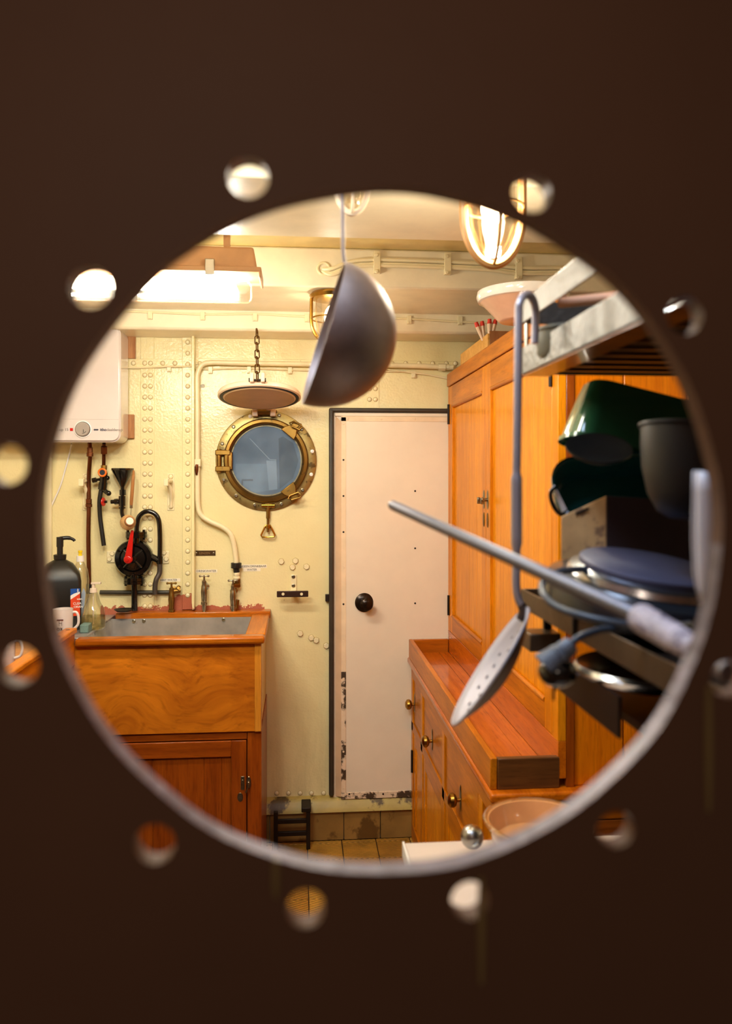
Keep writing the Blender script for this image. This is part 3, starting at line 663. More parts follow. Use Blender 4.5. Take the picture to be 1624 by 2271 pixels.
# ------------------------------------------------------------------ water heater
hp = wp(290, 985); ht = thing('water_heater', 'white box water heater with a round dial on the wall', 'heater', (wp(200, 980).x, WY, wp(200, 985).z))
x1 = wp(287, 900).x; x0 = x1 - 0.50; z0 = wp(287, 984, .05).z; z1 = z0 + 0.495; YF = WY - 0.17
def rrect(u0, v0, u1, v1, r, k=6):
    P = []
    for (cu, cv, a0) in ((u1 - r, v1 - r, 0), (u0 + r, v1 - r, PI / 2), (u0 + r, v0 + r, PI), (u1 - r, v0 + r, 3 * PI / 2)):
        for i in range(k + 1): a = a0 + PI / 2 * i / k; P.append((cu + r * math.cos(a), cv + r * math.sin(a)))
    return P
g = G().prism(rrect(x0, z0, x1, z1, .035), ((0, WY, 0), (1, 0, 0), (0, 0, 1), (0, -1, 0)), 0.02, 0.17)
ob('case', g, WHITE, ht, bev=.006, seg=3)
g = G().prism(rrect(x0 + .004, z0 + .006, x1 - .004, z1 - .004, .033), ((0, WY, 0), (1, 0, 0), (0, 0, 1), (0, -1, 0)), 0.171, 0.179); ob('front_cover', g, WHITE, ht, bev=.004, seg=3)
zs = at(200, 930, YF - .01).z
ob('cover_seam', G().box((x0 + .02, YF - .0085, zs - .0006), (x1 - .006, YF - .0098, zs + .0006)), M('seam_grey', '#b8aca0', .4), ht)
dc = at(184, 952, YF - .01)
g = G().lathe([(0, 0), (0.033, 0), (0.036, .003), (0.031, .004), (0.030, .001), (0, .001)], dc, (0, -1, 0), 40); ob('dial_recess', g, WHITEP, ht)
g = G().lathe([(0.0295, 0), (0.030, .008), (0.027, .012), (0, .012)], dc, (0, -1, 0), 40); dl = ob('dial', g, M('grey_dial', '#b0a59a', .3, metal=.3), ht)
g = G().torus(dc + Vector((0, -.004, 0)), 0.030, 0.0018, (0, 1, 0), 40, 6); ob('dial_ring', g, BLACKM, dl)
g = G().box(dc + Vector((.004, -.0118, -.014)), dc + Vector((.006, -.0135, -.001))); g.torus(dc + Vector((0, -.0125, 0)), .018, .0009, (0, 1, 0), 10, 5, math.radians(30), math.radians(90)); ob('pointer', g, BLACKM, dl)
a = at(158.5, 952.5, YF - .01); ob('red_square', G().box((a.x - .006, YF - .009, a.z - .006), (a.x + .006, YF - .0105, a.z + .006)), RED, ht)
GREY = M('grey_print', '#6a6058', .5)
text('model_text', 'close-up 15', .0165, at(152, 953, YF - .0105), ht, GREY, align='RIGHT', ext=.0003)
text('maker_text', 'itho', .0165, at(229, 953, YF - .0105), ht, M('navy_print', '#23253c', .5), align='CENTER', ext=.0003, bold=.0004)
text('maker_text', 'daalderop', .0165, at(236.5, 953, YF - .0105), ht, GREY, align='LEFT', ext=.0003)
g = G()
for dx in (0, .006, .012):
    p = at(212, 953, YF - .0105) + Vector((dx - .004, 0, 0)); g.prism([(-.005, 0), (0, .004), (.005, 0), (0, -.004)], (p, (1, 0, 0), (0, 0, 1), (0, -1, 0)), 0, .0006)
ob('logo_mark', g, M('navy_print', '#23253c', .5), ht)
for i, (y0_, y1_) in enumerate(((743, 795), (919, 972))):
    g = G(); wbox(g, 270, y0_, 300 - 3 * i, y1_, 0, .02); o = tag(ob('wood_batten', g, W_TAN, None, .002), ('upper' if i == 0 else 'lower') + ' brown wooden batten behind the water heater', 'batten', 'battens behind the heater')
# pipes below the heater
hotp = thing('copper_pipe', 'long brown copper pipe running down from the left of the heater', 'pipe', wp(198, 1150))
ob('pipe_run', G().tube(smooth_path([at(199, 982, 3.5), at(200, 1010, 3.52), at(197, 1060, 3.56), at(197, 1130, 3.56), at(196, 1200, 3.56), at(198, 1300, 3.56)], 5), 0.0092, 12), COPPER, hotp)
for (y, r, l) in ((992, .0125, 14), (1003, .0145, 10), (1106, .013, 12), (1117, .0145, 8)):
    p = at(199.5 if y < 1020 else 197, y, 3.51 if y < 1020 else 3.56); g = G().lathe([(.009, 0), (r, .002), (r, l * .0018), (.009, l * .0018 + .002)], p, (0, 0, -1), 8); ob('pipe_nut', g, COPPER, hotp)
g = G(); g.cyl(at(198, 1295, 3.56), at(198, 1316, 3.56), .013, 10); ob('black_end_nut', g, BLACKM, hotp)
hv = thing('valve_assembly', 'black valve with orange ring on copper pipe under the heater', 'valve', wp(228, 1080))
g = G().cyl(at(231, 984, 3.5), at(230, 1036, 3.54), .008, 12); g.cyl(at(231, 990, 3.5), at(231, 1006, 3.51), .0135, 8); ob('copper_stub', g, COPPER, hv)
g = G().cyl(at(230.5, 1032, 3.54), at(230.5, 1042, 3.54), .013, 8); ob('brass_nut', g, BRASSD, hv)
c = at(230.5, 1048, 3.54)
g = G().cyl(c, at(228, 1086, 3.545), .016, 14); g.cyl(at(227, 1062, 3.545), at(210, 1065, 3.545), .006, 10); g.cyl(at(214, 1064, 3.545), at(205, 1066, 3.545), .011, 12)
g.cyl(at(229, 1070, 3.545), at(227, 1086, 3.545), .019, 10); g.cyl(at(226, 1082, 3.545), at(238, 1093, 3.54), .010, 12); g.ball(at(241, 1094, 3.53), .012, 12); g.ball(at(238, 1060, 3.55), .011, 10); ob('valve_body', g, BLACK, hv)
g = G().torus(c + Vector((0, -.028, 0)), .0155, .0045, (0, 1, 0), 28, 10); ob('orange_ring', g, M('orange_plastic', '#e8701a', .35), hv)
g = G().cyl(c + Vector((0, 0, 0)), c + Vector((0, -.029, 0)), .0145, 20); ob('gauge_face', g, M('dark_gauge', '#2a3038', .3), hv)
g = G().tube(smooth_path([at(225, 1084, 3.545), at(221, 1110, 3.545), at(222, 1145, 3.55), at(227, 1185, 3.55), at(230.5, 1210, 3.55)], 5), .0098, 12); ob('rubber_hose', g, BLACKM, hv)
# funnel on the valve
fn = thing('funnel', 'black funnel on a small tee valve left of the double rivets', 'funnel', wp(272, 1100))
g = G().lathe([(0.006, -.002), (0.007, 0), (0.046, .078), (0.047, .086), (0.043, .086), (0.006, .006)], at(272, 1081, 3.54), (0, 0, 1), 4)
R_ = Matrix.Translation(at(272, 1081, 3.54)) @ Matrix.Rotation(PI / 4, 4, 'Z') @ Matrix.Translation(-at(272, 1081, 3.54))
g.xf(R_); 
g = G().lathe([(0.0065, -.006), (0.007, 0), (0.046, .074), (0.048, .076), (0.048, .084), (0.044, .084), (0.006, .006)], at(272, 1081, 3.54), (0, 0, 1), 28); ob('cone', g, BLACK, fn)
g = G().cyl(at(272, 1080, 3.54), at(271, 1130, 3.54), .0085, 12); g.cyl(at(272, 1086, 3.54), at(272, 1098, 3.54), .0145, 8); g.cyl(at(271, 1100, 3.54), at(271, 1122, 3.54), .015, 14)
g.cyl(at(271, 1112, 3.54), at(246, 1113, 3.54), .009, 12); g.cyl(at(262, 1112, 3.54), at(254, 1113, 3.54), .013, 8); g.cyl(at(238, 1113, 3.54), at(232, 1113, 3.54), .006, 8); g.cyl(at(271, 1124, 3.54), at(271, 1128, 3.54), .015, 10); ob('tee_valve', g, BLACK, fn)
g = G().lathe([(0, 0), (.018, 0), (.020, .003), (.018, .006), (0, .006)], at(228, 1113, 3.535), (1, -.22, 0), 20); ob('red_hand_wheel', g, RED, fn)
g = G().tube(smooth_path([at(270.5, 1126, 3.54), at(270.5, 1138, 3.54), at(275, 1149, 3.54), at(285, 1154, 3.54)], 5), .0088, 12); ob('elbow_pipe', g, BLACK, fn)
# dish brush
bsh = thing('dish_brush', 'round pale dish brush with wooden handle hanging over the pump', 'brush', wp(290, 1110, .06))
g = G().tube(smooth_path([at(296.5, 1044, 3.52), at(295.5, 1060, 3.50), at(293.5, 1085, 3.50), at(291.5, 1112, 3.50), at(291, 1122, 3.50)], 4), [.004] + [.0055 + .0022 * math.sin(i / 16 * PI) for i in range(16)], 10); ob('wooden_handle', g, wood('brush_beech', '#b8814e', '#9a6436', 'z', coat=0), bsh)
g = G().cyl(at(291, 1120, 3.5), at(291, 1127, 3.5), .0065, 12); g.tube([at(291, 1126, 3.5), at(290, 1140, 3.49), at(290.5, 1145, 3.485)], .0018, 6); ob('wire_neck', g, NICKEL, bsh)
hc = at(286, 1157, 3.46)
g = G().lathe([(0, .0), (.019, 0), (.021, .004), (.021, .012), (.019, .016), (0, .016)], hc, (.45, -1, .25), 28); hd = ob('brush_head', g, W_TAN, bsh)
g = G().lathe([(0, 0.0165), (.0155, .0165), (.0155, .0172), (0, .0172)], hc, (.45, -1, .25), 28); ob('paper_sticker', g, PAPER, hd)
q = Vector((0, 0, 1)).rotation_difference(Vector((.45, -1, .25)).normalized())
g = G()
for k in range(46):
    a = 2 * PI * k / 46; r0 = .018; d_ = q @ Vector((math.cos(a), math.sin(a), 0))
    g.tube([hc + d_ * r0 + (q @ Vector((0, 0, .006))), hc + d_ * (r0 + .012) + (q @ Vector((0, 0, -.008))), hc + d_ * (r0 + .014) + (q @ Vector((0, 0, -.028)))], [.0016, .0022, .0014], 5)
ob('bristles', g, M('pale_bristles', '#d9ae74', .7), bsh, kind='stuff')

# ------------------------------------------------------------------ hand pump
pm = thing('hand_pump', 'black cast iron hand pump with a red lever on the wall', 'pump', wp(297, 1240))
PCp = at(297, 1238, 3.56)
g = G().lathe([(0, -.04), (.074, -.035), (.082, -.02), (.082, .012), (.078, .018), (.060, .020), (.056, .014), (.052, .022), (0, .030)], PCp, (0, -1, 0), 48); body = ob('pump_body', g, BLACK, pm)
g = G()
for k in range(4):
    a = PI / 4 + k * PI / 2; u = Vector((math.cos(a), 0, math.sin(a))); g.tube([PCp + Vector((0, -.030, 0)), PCp + u * .055 + Vector((0, -.022, 0))], [.007, .005], 8)
g.lathe([(.020, .02), (.018, .034), (.012, .040), (0, .040)], PCp, (0, -1, 0), 20); ob('cover_ribs', g, BLACK, body)
BB = shared('cover_bolt', G().lathe([(.0065, 0), (.0065, .007), (0, .007)], (0, 0, 0), (0, -1, 0), 6), BLACK)
for k in range(6):
    a = PI / 6 + k * PI / 3; inst('cover_bolt', BB, PCp + Vector((.070 * math.cos(a), -.018, .070 * math.sin(a))), pm)
def flange(x, y, dy, nm='flange', r=.046):
    p = at(x, y, 3.55); g = G(); g.lathe([(0, 0), (r, 0), (r, .012), (0, .012)], p, (0, 0, 1), 6 if False else 28); g.lathe([(0, 0.014), (r, 0.014), (r, .026), (0, .026)], p, (0, 0, 1), 28)
    for sx in (-1, 1): g.cyl(p + Vector((sx * r * .75, -.012, -.008)), p + Vector((sx * r * .75, -.012, .035)), .006, 8)
    return ob(nm, g, BLACK, pm)
flange(302.5, 1192, 0, 'top_flange'); flange(298, 1294, 0, 'bottom_flange')
g = G().cyl(at(302, 1205, 3.55), at(302, 1178, 3.55), .017, 16); g.cyl(at(298, 1275, 3.55), at(298, 1290, 3.55), .018, 16); ob('necks', g, BLACK, pm)
g = G().tube(smooth_path([at(303, 1185, 3.55), at(304, 1165, 3.55), at(308, 1147, 3.55), at(318, 1137, 3.55), at(330, 1134, 3.55), at(343, 1139, 3.55), at(351, 1150, 3.55), at(354, 1168, 3.55), at(355, 1200, 3.55), at(354.5, 1245, 3.55)], 6), .0105, 14); ob('swan_neck_pipe', g, BLACK, pm)
g = G().cyl(at(354.5, 1234, 3.55), at(354.5, 1250, 3.55), .014, 10); g.cyl(at(332, 1232, 3.56), at(352, 1243, 3.55), .014, 12); g.cyl(at(334, 1238, 3.56), at(356, 1241, 3.55), .008, 12); ob('side_outlet', g, BLACK, pm)
g = G().tube(smooth_path([at(354.5, 1248, 3.55), at(354, 1270, 3.55), at(347, 1285, 3.54), at(344, 1300, 3.54), at(344, 1318, 3.54)], 5), .0112, 14); ob('hanging_hose', g, M('brown_grey_hose', '#3f342c', .5), pm)
g = G().cyl(at(298, 1296, 3.55), at(298.5, 1354, 3.55), .0135, 16); ob('suction_pipe', g, BLACK, pm)
g = G(); wbox(g, 236.5, 1222, 262, 1248, 0, .006); wbox(g, 350, 1222, 375, 1250, 0, .006); ob('mounting_tabs', g, CREAM, pm, bev=.003)
for x, y in ((249, 1228), (243, 1240), (364, 1226), (369, 1240)): inst('tab_bolt', HEX, wp(x, y, .006), pm, sc=(.75, .75, .75))
a = PCp + Vector((-.014, -.052, .0)); b_ = at(294.5, 1176, 3.50)
g = G().lathe([(0, 0), (.019, 0), (.019, .014), (.014, .018), (0, .018)], a + Vector((0, .01, 0)), (0, -1, 0), 24)
up = (b_ - a).normalized(); sd = Vector((0, -1, 0)).cross(up).normalized()
g.prism([(-.0165, 0), (.0165, 0), (.0065, (b_ - a).length), (-.0045, (b_ - a).length)], (a, sd, up, (0, -1, 0)), -.004, .006); ob('red_lever', g, RED, pm, bev=.003)
g = G().cyl(a + Vector((0, .008, 0)), a + Vector((0, -.014, 0)), .006, 8); g.cyl(a + Vector((0, .03, 0)), a + Vector((0, 0, 0)), .011, 12); ob('lever_nut', g, RED, pm)
lp = tag(ob('supply_pipe', G().tube([at(222, 1313.5, 3.588), at(300, 1314, 3.588), at(378, 1313.5, 3.588)], .0095, 12), M('dark_green_grey_pipe', '#3b3426', .4, var=.3)), 'dark horizontal pipe low on the wall behind the pump', 'pipe')
dr = tag(ob('metal_dish', G().lathe([(0, 0), (.03, .001), (.04, .008), (.042, .010), (.03, .004), (0, .003)], at(275, 1356, 3.53), (0, 0, 1), 28), IRON), 'small dark metal dish lying on the rear sink rim', 'dish')
cord = tag(ob('white_cord', G().tube(smooth_path([wp(159, 985, .03), wp(153, 1010, .01), wp(145, 1040, .01), wp(133, 1080, .01), wp(115, 1120, .01), wp(103, 1150, .01), wp(98, 1190, .01), wp(95, 1230, .01)], 5), .0035, 8), WHITEP), 'thin white electric cord hanging from the heater', 'cord')

# ------------------------------------------------------------------ sink
SF = 3.05; RZ = 1.035
sx1 = at(598, 1350, WY).x; sx0 = -0.815
sk = thing('sink_unit', 'orange wooden box sink with a grey zinc trough', 'sink', (-0.5, 3.3, 0.66))
ob('front_apron', G().box((-1.25, SF + .012, .665), (sx1 - .035, SF + .034, RZ - .03)), W_APR, sk, bev=.001)
ob('corner_post', G().box((sx1 - .037, SF + .008, .664), (sx1 - .012, SF + .06, RZ - .03)), wood('light_pine_post', '#e59a35', '#cc7c1e', 'z'), sk, bev=.002)
ob('side_panel', G().box((sx1 - .03, SF + .06, .665), (sx1 - .016, WY, RZ - .03)), M('cream_side_panel', '#d8b870', .4), sk, bev=.001)
ob('front_rim', G().box((-0.838, SF - .015, RZ - .03), (sx1 + .002, SF + .045, RZ)), W_X, sk, bev=.010, seg=3)
ob('rear_rim', G().box((-0.80, WY - .065, RZ - .02), (sx1 + .006, WY, RZ + .012)), W_X, sk, bev=.004)
ob('right_rim', G().box((sx1 - .075, SF + .045, RZ - .03), (sx1 + .002, WY - .065, RZ)), W_Y, sk, bev=.004)
g = G(); a, b_, yf, yb, zb = sx0, sx1 - .075, SF + .045, WY - .065, .80; zt2 = RZ - .012
vs = [(a, yf, zt2), (b_, yf, zt2), (b_, yb, zt2), (a, yb, zt2), (a + .02, yf + .02, zb), (b_ - .02, yf + .02, zb), (b_ - .02, yb - .02, zb), (a + .02, yb - .02, zb)]
g.add(vs, [(0, 1, 5, 4), (1, 2, 6, 5), (2, 3, 7, 6), (3, 0, 4, 7), (4, 5, 6, 7)]); tr = ob('trough', g, ZINC, sk)
md = tr.modifiers.new('thick', 'SOLIDIFY'); md.thickness = .002
for x, y in ((297, 1378), (319, 1377), (496, 1374)): inst('rivet_head', BOL, at(x, y, yb - .003), sk)
dbd = tag(ob('drainboard', G().box((XL + .005, SF + .036, RZ - .03), (sx0, WY, RZ - .004)), ZINC, None, .002), 'grey zinc draining shelf left of the sink under the bottles', 'drainboard')
# cabinet under the sink
cb = thing('sink_cabinet', 'dark red-brown wooden cabinet standing under the sink', 'cabinet', (-0.6, 3.3, 0))
cxr = at(580, 1700, 3.07).x
ob('carcass', G().box((-1.25, 3.095, 0.0), (cxr, WY - .005, .662)), W_LOW, cb)
def cbx(x0, x1, y0_, y1_, front, back=3.095):
    a = at(x0, y0_, front); b_ = at(x1, y1_, front); return G().box((a.x, front, a.z), (b_.x, back, b_.z))
g = cbx(549, 579, 1619, 1870, 3.072); g2 = G().box((at(549, 1700, 3.072).x, 3.072, 0), (cxr, 3.095, .662)); ob('face_stile', g2, W_LOW, cb, bev=.002)
zr0 = at(450, 1642, 3.072).z
ob('face_rail', G().box((-1.25, 3.072, zr0), (at(548, 1700, 3.072).x, 3.095, .662)), W_LOWX, cb, bev=.002)
dx1 = at(546.5, 1700, 3.07).x; dzt = zr0 - .004; dx0 = -1.0
dr_ = ob('cabinet_door', G().box((dx0, 3.082, .06), (dx1, 3.094, dzt)), W_LOW, cb)
pxs = [dx0 + .07, at(270, 1700, 3.07).x, at(338, 1700, 3.07).x, at(452, 1700, 3.07).x, at(491, 1700, 3.07).x, at(513, 1700, 3.07).x]
for a, b_ in zip(pxs, pxs[1:]): ob('panel_board', G().box((a + .0008, 3.079, .12), (b_ - .0008, 3.085, dzt - .06)), W_LOW, dr_, bev=.0015)
ob('door_stile', G().box((pxs[-1], 3.068, .06), (dx1, 3.085, dzt)), W_LOW, dr_, bev=.002)
ob('door_rail', G().box((dx0, 3.0685, at(450, 1680, 3.07).z), (pxs[-1] - .0005, 3.085, dzt)), W_LOWX, dr_, bev=.002)
p = at(540, 1737, 3.066)
g = G().box(p + Vector((-.010, 0, -.026)), p + Vector((.004, .003, .026))); g.box(p + Vector((-.006, -.004, -.014)), p + Vector((0, 0, .014))); ob('latch_plate', g, NICKEL, dr_, bev=.001)
q_ = at(552, 1735, 3.066); g = G().lathe([(0, 0), (.009, 0), (.008, .003), (0, .004)], (0, 0, 0), (0, -1, 0), 20); g.v = [(q_.x + x, q_.y + y, q_.z + z * 2.6) for x, y, z in g.v]
g.ball(q_ + Vector((0, -.010, .002)), .006, 10); g.tube([q_ + Vector((0, -.010, 0)), q_ + Vector((-.004, -.014, -.02)), q_ + Vector((-.011, -.014, -.034))], [.003, .003, .004], 8); ob('turn_latch', g, NICKEL, cb)
q_ = at(533, 1768, 3.0675); g = G().lathe([(0, 0), (.011, 0), (.010, .002), (0, .0025)], (0, 0, 0), (0, -1, 0), 24); g.v = [(q_.x + x, q_.y + y, q_.z + z * 1.6) for x, y, z in g.v]; e = ob('keyhole_plate', g, NICKEL, dr_)
# ------------------------------------------------------------------ left counter with raised edge
XE = -0.842
lc = thing('left_counter', 'varnished wooden counter with raised edge at far left', 'counter', (-1.3, 2.6, 0.95))
ob('counter_top', G().box((XL + .005, 2.10, .985), (XE - .02, SF + .008, 1.035)), wood('counter_plank', '#c8741c', '#9a4c10', 'x'), lc, bev=.002)
ob('edge_board', G().box((XE - .022, 2.12, .935), (XE, SF + .008, 1.055)), W_Y, lc, bev=.003)
ob('edge_cap', G().box((XE - .036, 2.10, 1.055), (XE + .008, SF + .012, 1.075)), W_Y, lc, bev=.005, seg=3)
g = G()
for y in (2.72, 2.90, 3.02): g.lathe([(0, 0), (.009, 0), (.008, .0008), (0, .001)], (XE - .015, y, 1.075), (0, 0, 1), 14)
ob('wood_plugs', g, W_DRK, lc)
g = G()
for y in (2.4,2.7): g.box((XL, y, .0), (XL+.05, y+.05, .985))
g.box((XL, 2.14, .0), (XE-.1, 2.18, .985)); ob('support_panel', g, W_LOW, lc)

# ------------------------------------------------------------------ bottles and mug by the sink
DZ = RZ - .004
jg = thing('pump_jug', 'big black pump bottle of hand cleaner with orange label', 'bottle', (at(133, 1300, 3.3).x, 3.3, DZ))
c = Vector((at(133, 1300, 3.3).x, 3.3, DZ)); hs = at(133, 1272, 3.3).z - DZ; hn = at(133, 1240, 3.3).z - DZ
def rsq(c, prof, k=5):
    """square section body with rounded corners; prof of (half width, radius, height)"""
    g = G(); rings = []
    for hw, r, h in prof: rings.append([(c.x + u, c.y + v, c.z + h) for u, v in rrect(-hw, -hw, hw, hw, r, k)])
    n = len(rings[0]); vs = [p for r in rings for p in r]; fs = [tuple(range(n))[::-1], tuple(range((len(rings) - 1) * n, len(rings) * n))]
    for i in range(len(rings) - 1):
        for j in range(n): l = (j + 1) % n; fs.append((i * n + j, i * n + l, (i + 1) * n + l, (i + 1) * n + j))
    return g.add(vs, fs)
jg.rotation_euler = (0, 0, .29)
g = rsq(c, [(.075, .012, 0), (.080, .014, .008), (.080, .014, hs * .88), (.076, .02, hs), (.05, .03, (hs + hn) / 2 + .01), (.020, .0199, hn), (.018, .0179, hn + .012)]); ob('jug_body', g, BLACKM, jg)
g = G().lathe([(0, 0), (.024, 0), (.025, .018), (.018, .020), (0, .02)], c + Vector((0, 0, hn)), (0, 0, 1), 20); ob('pump_collar', g, BLACKM, jg)
zt_ = at(133, 1191, 3.3).z; g = G().cyl(c + Vector((0, 0, hn)), (c.x, c.y, zt_ - .03), .0115, 16); g.cyl((c.x, c.y, zt_ - .04), (c.x, c.y, zt_), .0135, 16)
g.tube(smooth_path([(c.x, c.y, zt_ - .006), (c.x + .03, c.y, zt_ - .004), (c.x + .05, c.y, zt_ - .011), (c.x + .056, c.y, zt_ - .018)], 4), [.008] * 6 + [.006] * 7, 10); ob('pump_head', g, BLACKM, jg)
jx = lambda x: c.x + (x - 133) * 3.23 / F
lx0, lx1 = jx(154), c.x + .0745; lz = lambda y: at(165, y, 3.219).z
LBL = thing
def lab(polyg, mat, nm, d): ob(nm, G().prism(polyg, ((0, 3.22, 0), (1, 0, 0), (0, 0, 1), (0, -1, 0)), 0, d), mat, jg)
lab([(lx0, lz(1368)), (lx1, lz(1368)), (lx1, lz(1307)), (lx0, lz(1307))], M('orange_label', '#d8431c', .4), 'label_sheet', .0006)
lab([(lx0, lz(1331)), (lx1, lz(1318)), (lx1, lz(1307)), (lx0, lz(1307))], WHITEP, 'label_band', .0009)
lab([(lx0, lz(1322)), (lx0 + .012, lz(1318)), (lx1, lz(1314)), (lx1, lz(1307)), (lx0, lz(1307))], M('blue_label', '#1a4fa0', .4), 'label_top', .0012)
for t_, z_, fs, x_ in (('HAN', 1331, .0095, 167), ('CLEA', 1340.5, .0132, 159), ('ORAN', 1348, .0120, 160.5)): text('label_text', t_, fs, (jx(x_), 3.2188, lz(z_)), jg, WHITEP, align='LEFT', ext=.0002, bold=.0002)
g = G()
for k_, (w_, h_2) in enumerate(((.004, 1309.5), (.006, 1312), (.0045, 1314.5))): g.box((jx(169) - w_ / 2, 3.2182, lz(h_2)), (jx(169) + w_ / 2, 3.2190, lz(h_2) + .0028))
ob('label_emblem', g, WHITEP, jg)
# clear dish soap
c = Vector((at(178, 1300, 3.42).x, 3.42, DZ)); ds = thing('dish_soap_bottle', 'tall clear squeeze bottle with white cap and yellow tip', 'bottle', c)
h1 = at(178, 1244, 3.42).z - DZ; CLR = clear('clear_plastic', (.985, .975, .93), .25)
g = G().lathe([(0, 0), (.034, 0), (.036, .006), (.036, h1 * .35), (.034, h1 * .5), (.036, h1 * .7), (.030, h1 * .86), (.018, h1 * .97), (.014, h1)], c, (0, 0, 1), 32); ob('bottle_body', g, CLR, ds)
g = G().cyl(c + Vector((0, 0, h1 - .002)), c + Vector((0, 0, h1 + .022)), .0165, 20, .015); ob('cap', g, WHITEP, ds)
g = G().lathe([(.0075, 0), (.007, .012), (.009, .014), (.009, .022), (0, .022)], c + Vector((0, 0, h1 + .022)), (0, 0, 1), 16); ob('yellow_tip', g, M('yellow_plastic', '#f0c810', .4), ds)
g = G().prism([(-.022, .02), (-.005, .0), (.012, .05), (.02, .13), (.012, .15), (-.004, .11)], (c + Vector((0.012, -.037, 0)), (1, 0, 0), (0, 0, 1), (0, -1, 0)), 0, .0008); ob('soap_label', g, M('pale_blue_label', '#b9c8da', .5), ds)
# round soap dispenser
c = Vector((at(207, 1340, 3.27).x, 3.27, DZ)); sd_ = thing('soap_dispenser', 'round clear soap dispenser half full beside the sink', 'bottle', c)
h1 = at(207, 1312, 3.27).z - DZ
pf = [(0, 0), (.040, 0), (.046, .006), (.047, .03), (.046, .055), (.040, .085), (.028, .105), (.016, h1 - .004), (.014, h1)]
ob('bottle_body', G().lathe(pf, c, (0, 0, 1), 36), clear('clear_yellowish', (.985, .975, .93), .25), sd_)
SOAP = clear('pale_liquid', (.93, .90, .70), .05)
S.cycles.transparent_max_bounces = 24
ob('soap_liquid', G().lathe([(0, .003), (.038, .003), (.0445, .008), (.0455, .03), (.0448, .052), (0, .052)], c, (0, 0, 1), 36), SOAP, sd_)
PW = M('frosted_pump', '#dccab4', .4)
g = G().cyl(c + Vector((0, 0, h1 - .004)), c + Vector((0, 0, h1 + .014)), .0155, 20, .0135); g.cyl(c + Vector((0, 0, h1)), c + Vector((0, 0, h1 + .034)), .007, 12); g.box(c + Vector((-.008, -.008, h1 + .030)), c + Vector((.030, .008, h1 + .038))); g.cyl(c + Vector((0, 0, .02)), c + Vector((0, 0, h1)), .003, 8); ob('pump', g, PW, sd_, bev=.0015)
spg = tag(ob('sponge', G().box(at(176, 1354, 3.18), at(196, 1372, 3.18) + Vector((0, .06, 0))), M('teal_sponge', '#6c857c', .9, bs=1.0, bscale=250), None, .004), 'small grey-green sponge between mug and dispenser', 'sponge')
spg.location.z = DZ - min((spg.matrix_world @ v.co).z for v in spg.data.vertices)
# mug
c = Vector((at(141, 1370, 3.14).x - .002, 3.14, DZ)); mg = thing('mug', 'white mug with dark print standing left of the sink', 'mug', c)
mh = at(141, 1350, 3.14).z - c.z
g = G().lathe([(0, 0), (.034, 0), (.036, .004), (.038, mh), (.0355, mh), (.034, .006), (0, .006)], c, (0, 0, 1), 40); ob('cup', g, WHITE, mg)
g = G().tube(smooth_path([c + Vector(p) for p in ((.034, 0, mh * .86), (.050, 0, mh * .86), (.058, 0, mh * .68), (.056, 0, mh * .4), (.036, 0, mh * .2))], 5), .0052, 10); ob('handle', g, WHITE, mg)
text('print', 'KO', .014, c + Vector((-.002, -.0385, mh * .30)), mg, INK, mirror=True, bold=.0005)
g = G().box(c + Vector((-.012, -.0372, mh * .62)), c + Vector((.012, -.0385, mh * .66))); ob('print_line', g, M('maroon_print', '#5a1c18', .5), mg)
g = G().box(c + Vector((-.004, -.0372, mh * .42)), c + Vector((-.003, -.0382, mh * .62))); g.box(c + Vector((.006, -.0372, mh * .42)), c + Vector((.007, -.0382, mh * .6))); g.box(c + Vector((-.004, -.0372, mh * .52)), c + Vector((.007, -.0382, mh * .53))); ob('print_frame', g, INK, mg)
# second mug seen through the lower left bolt hole
p = atZ(28, 1475, 1.0355); m2 = thing('mug', 'white mug glimpsed through the lower left bolt hole', 'mug', p)
g = G().lathe([(0, 0), (.034, 0), (.036, .004), (.038, .09), (.0355, .09), (.034, .006), (0, .006)], p + Vector((-.03, 0, 0)), (0, 0, 1), 32); ob('cup', g, WHITE, m2)
g = G().tube(smooth_path([p + Vector(q) for q in ((.004, 0, .075), (.022, 0, .077), (.030, 0, .055), (.024, 0, .03), (.004, 0, .022))], 5), .0045, 10); ob('handle', g, WHITE, m2)

# black iron stand on the floor
st = thing('iron_stand', 'low black iron foot stand on the floor beside the cabinet', 'stand', atZ(650, 1875, 0))
p0 = atZ(612, 1885, 0); p1 = atZ(684, 1885, 0); y_ = p0.y
g = G()
for X_ in (p0.x, p1.x):
    for Y_ in (y_, y_ + .11): ob('leg', G().box((X_ - .009, Y_ - .009, 0), (X_ + .009, Y_ + .009, .17 if Y_ == y_ else .18)), IRON, st, bev=.002)
for z in (.06, .115):
    for Y_ in (y_, y_ + .11): ob('cross_bar', G().box((p0.x, Y_ - .006, z), (p1.x, Y_ + .006, z + .02)), IRON, st, bev=.002)
ob('top_plate', G().box((p1.x - .03, y_ - .012, .165), (p1.x + .012, y_ + .12, .185)), IRON, st, bev=.003)

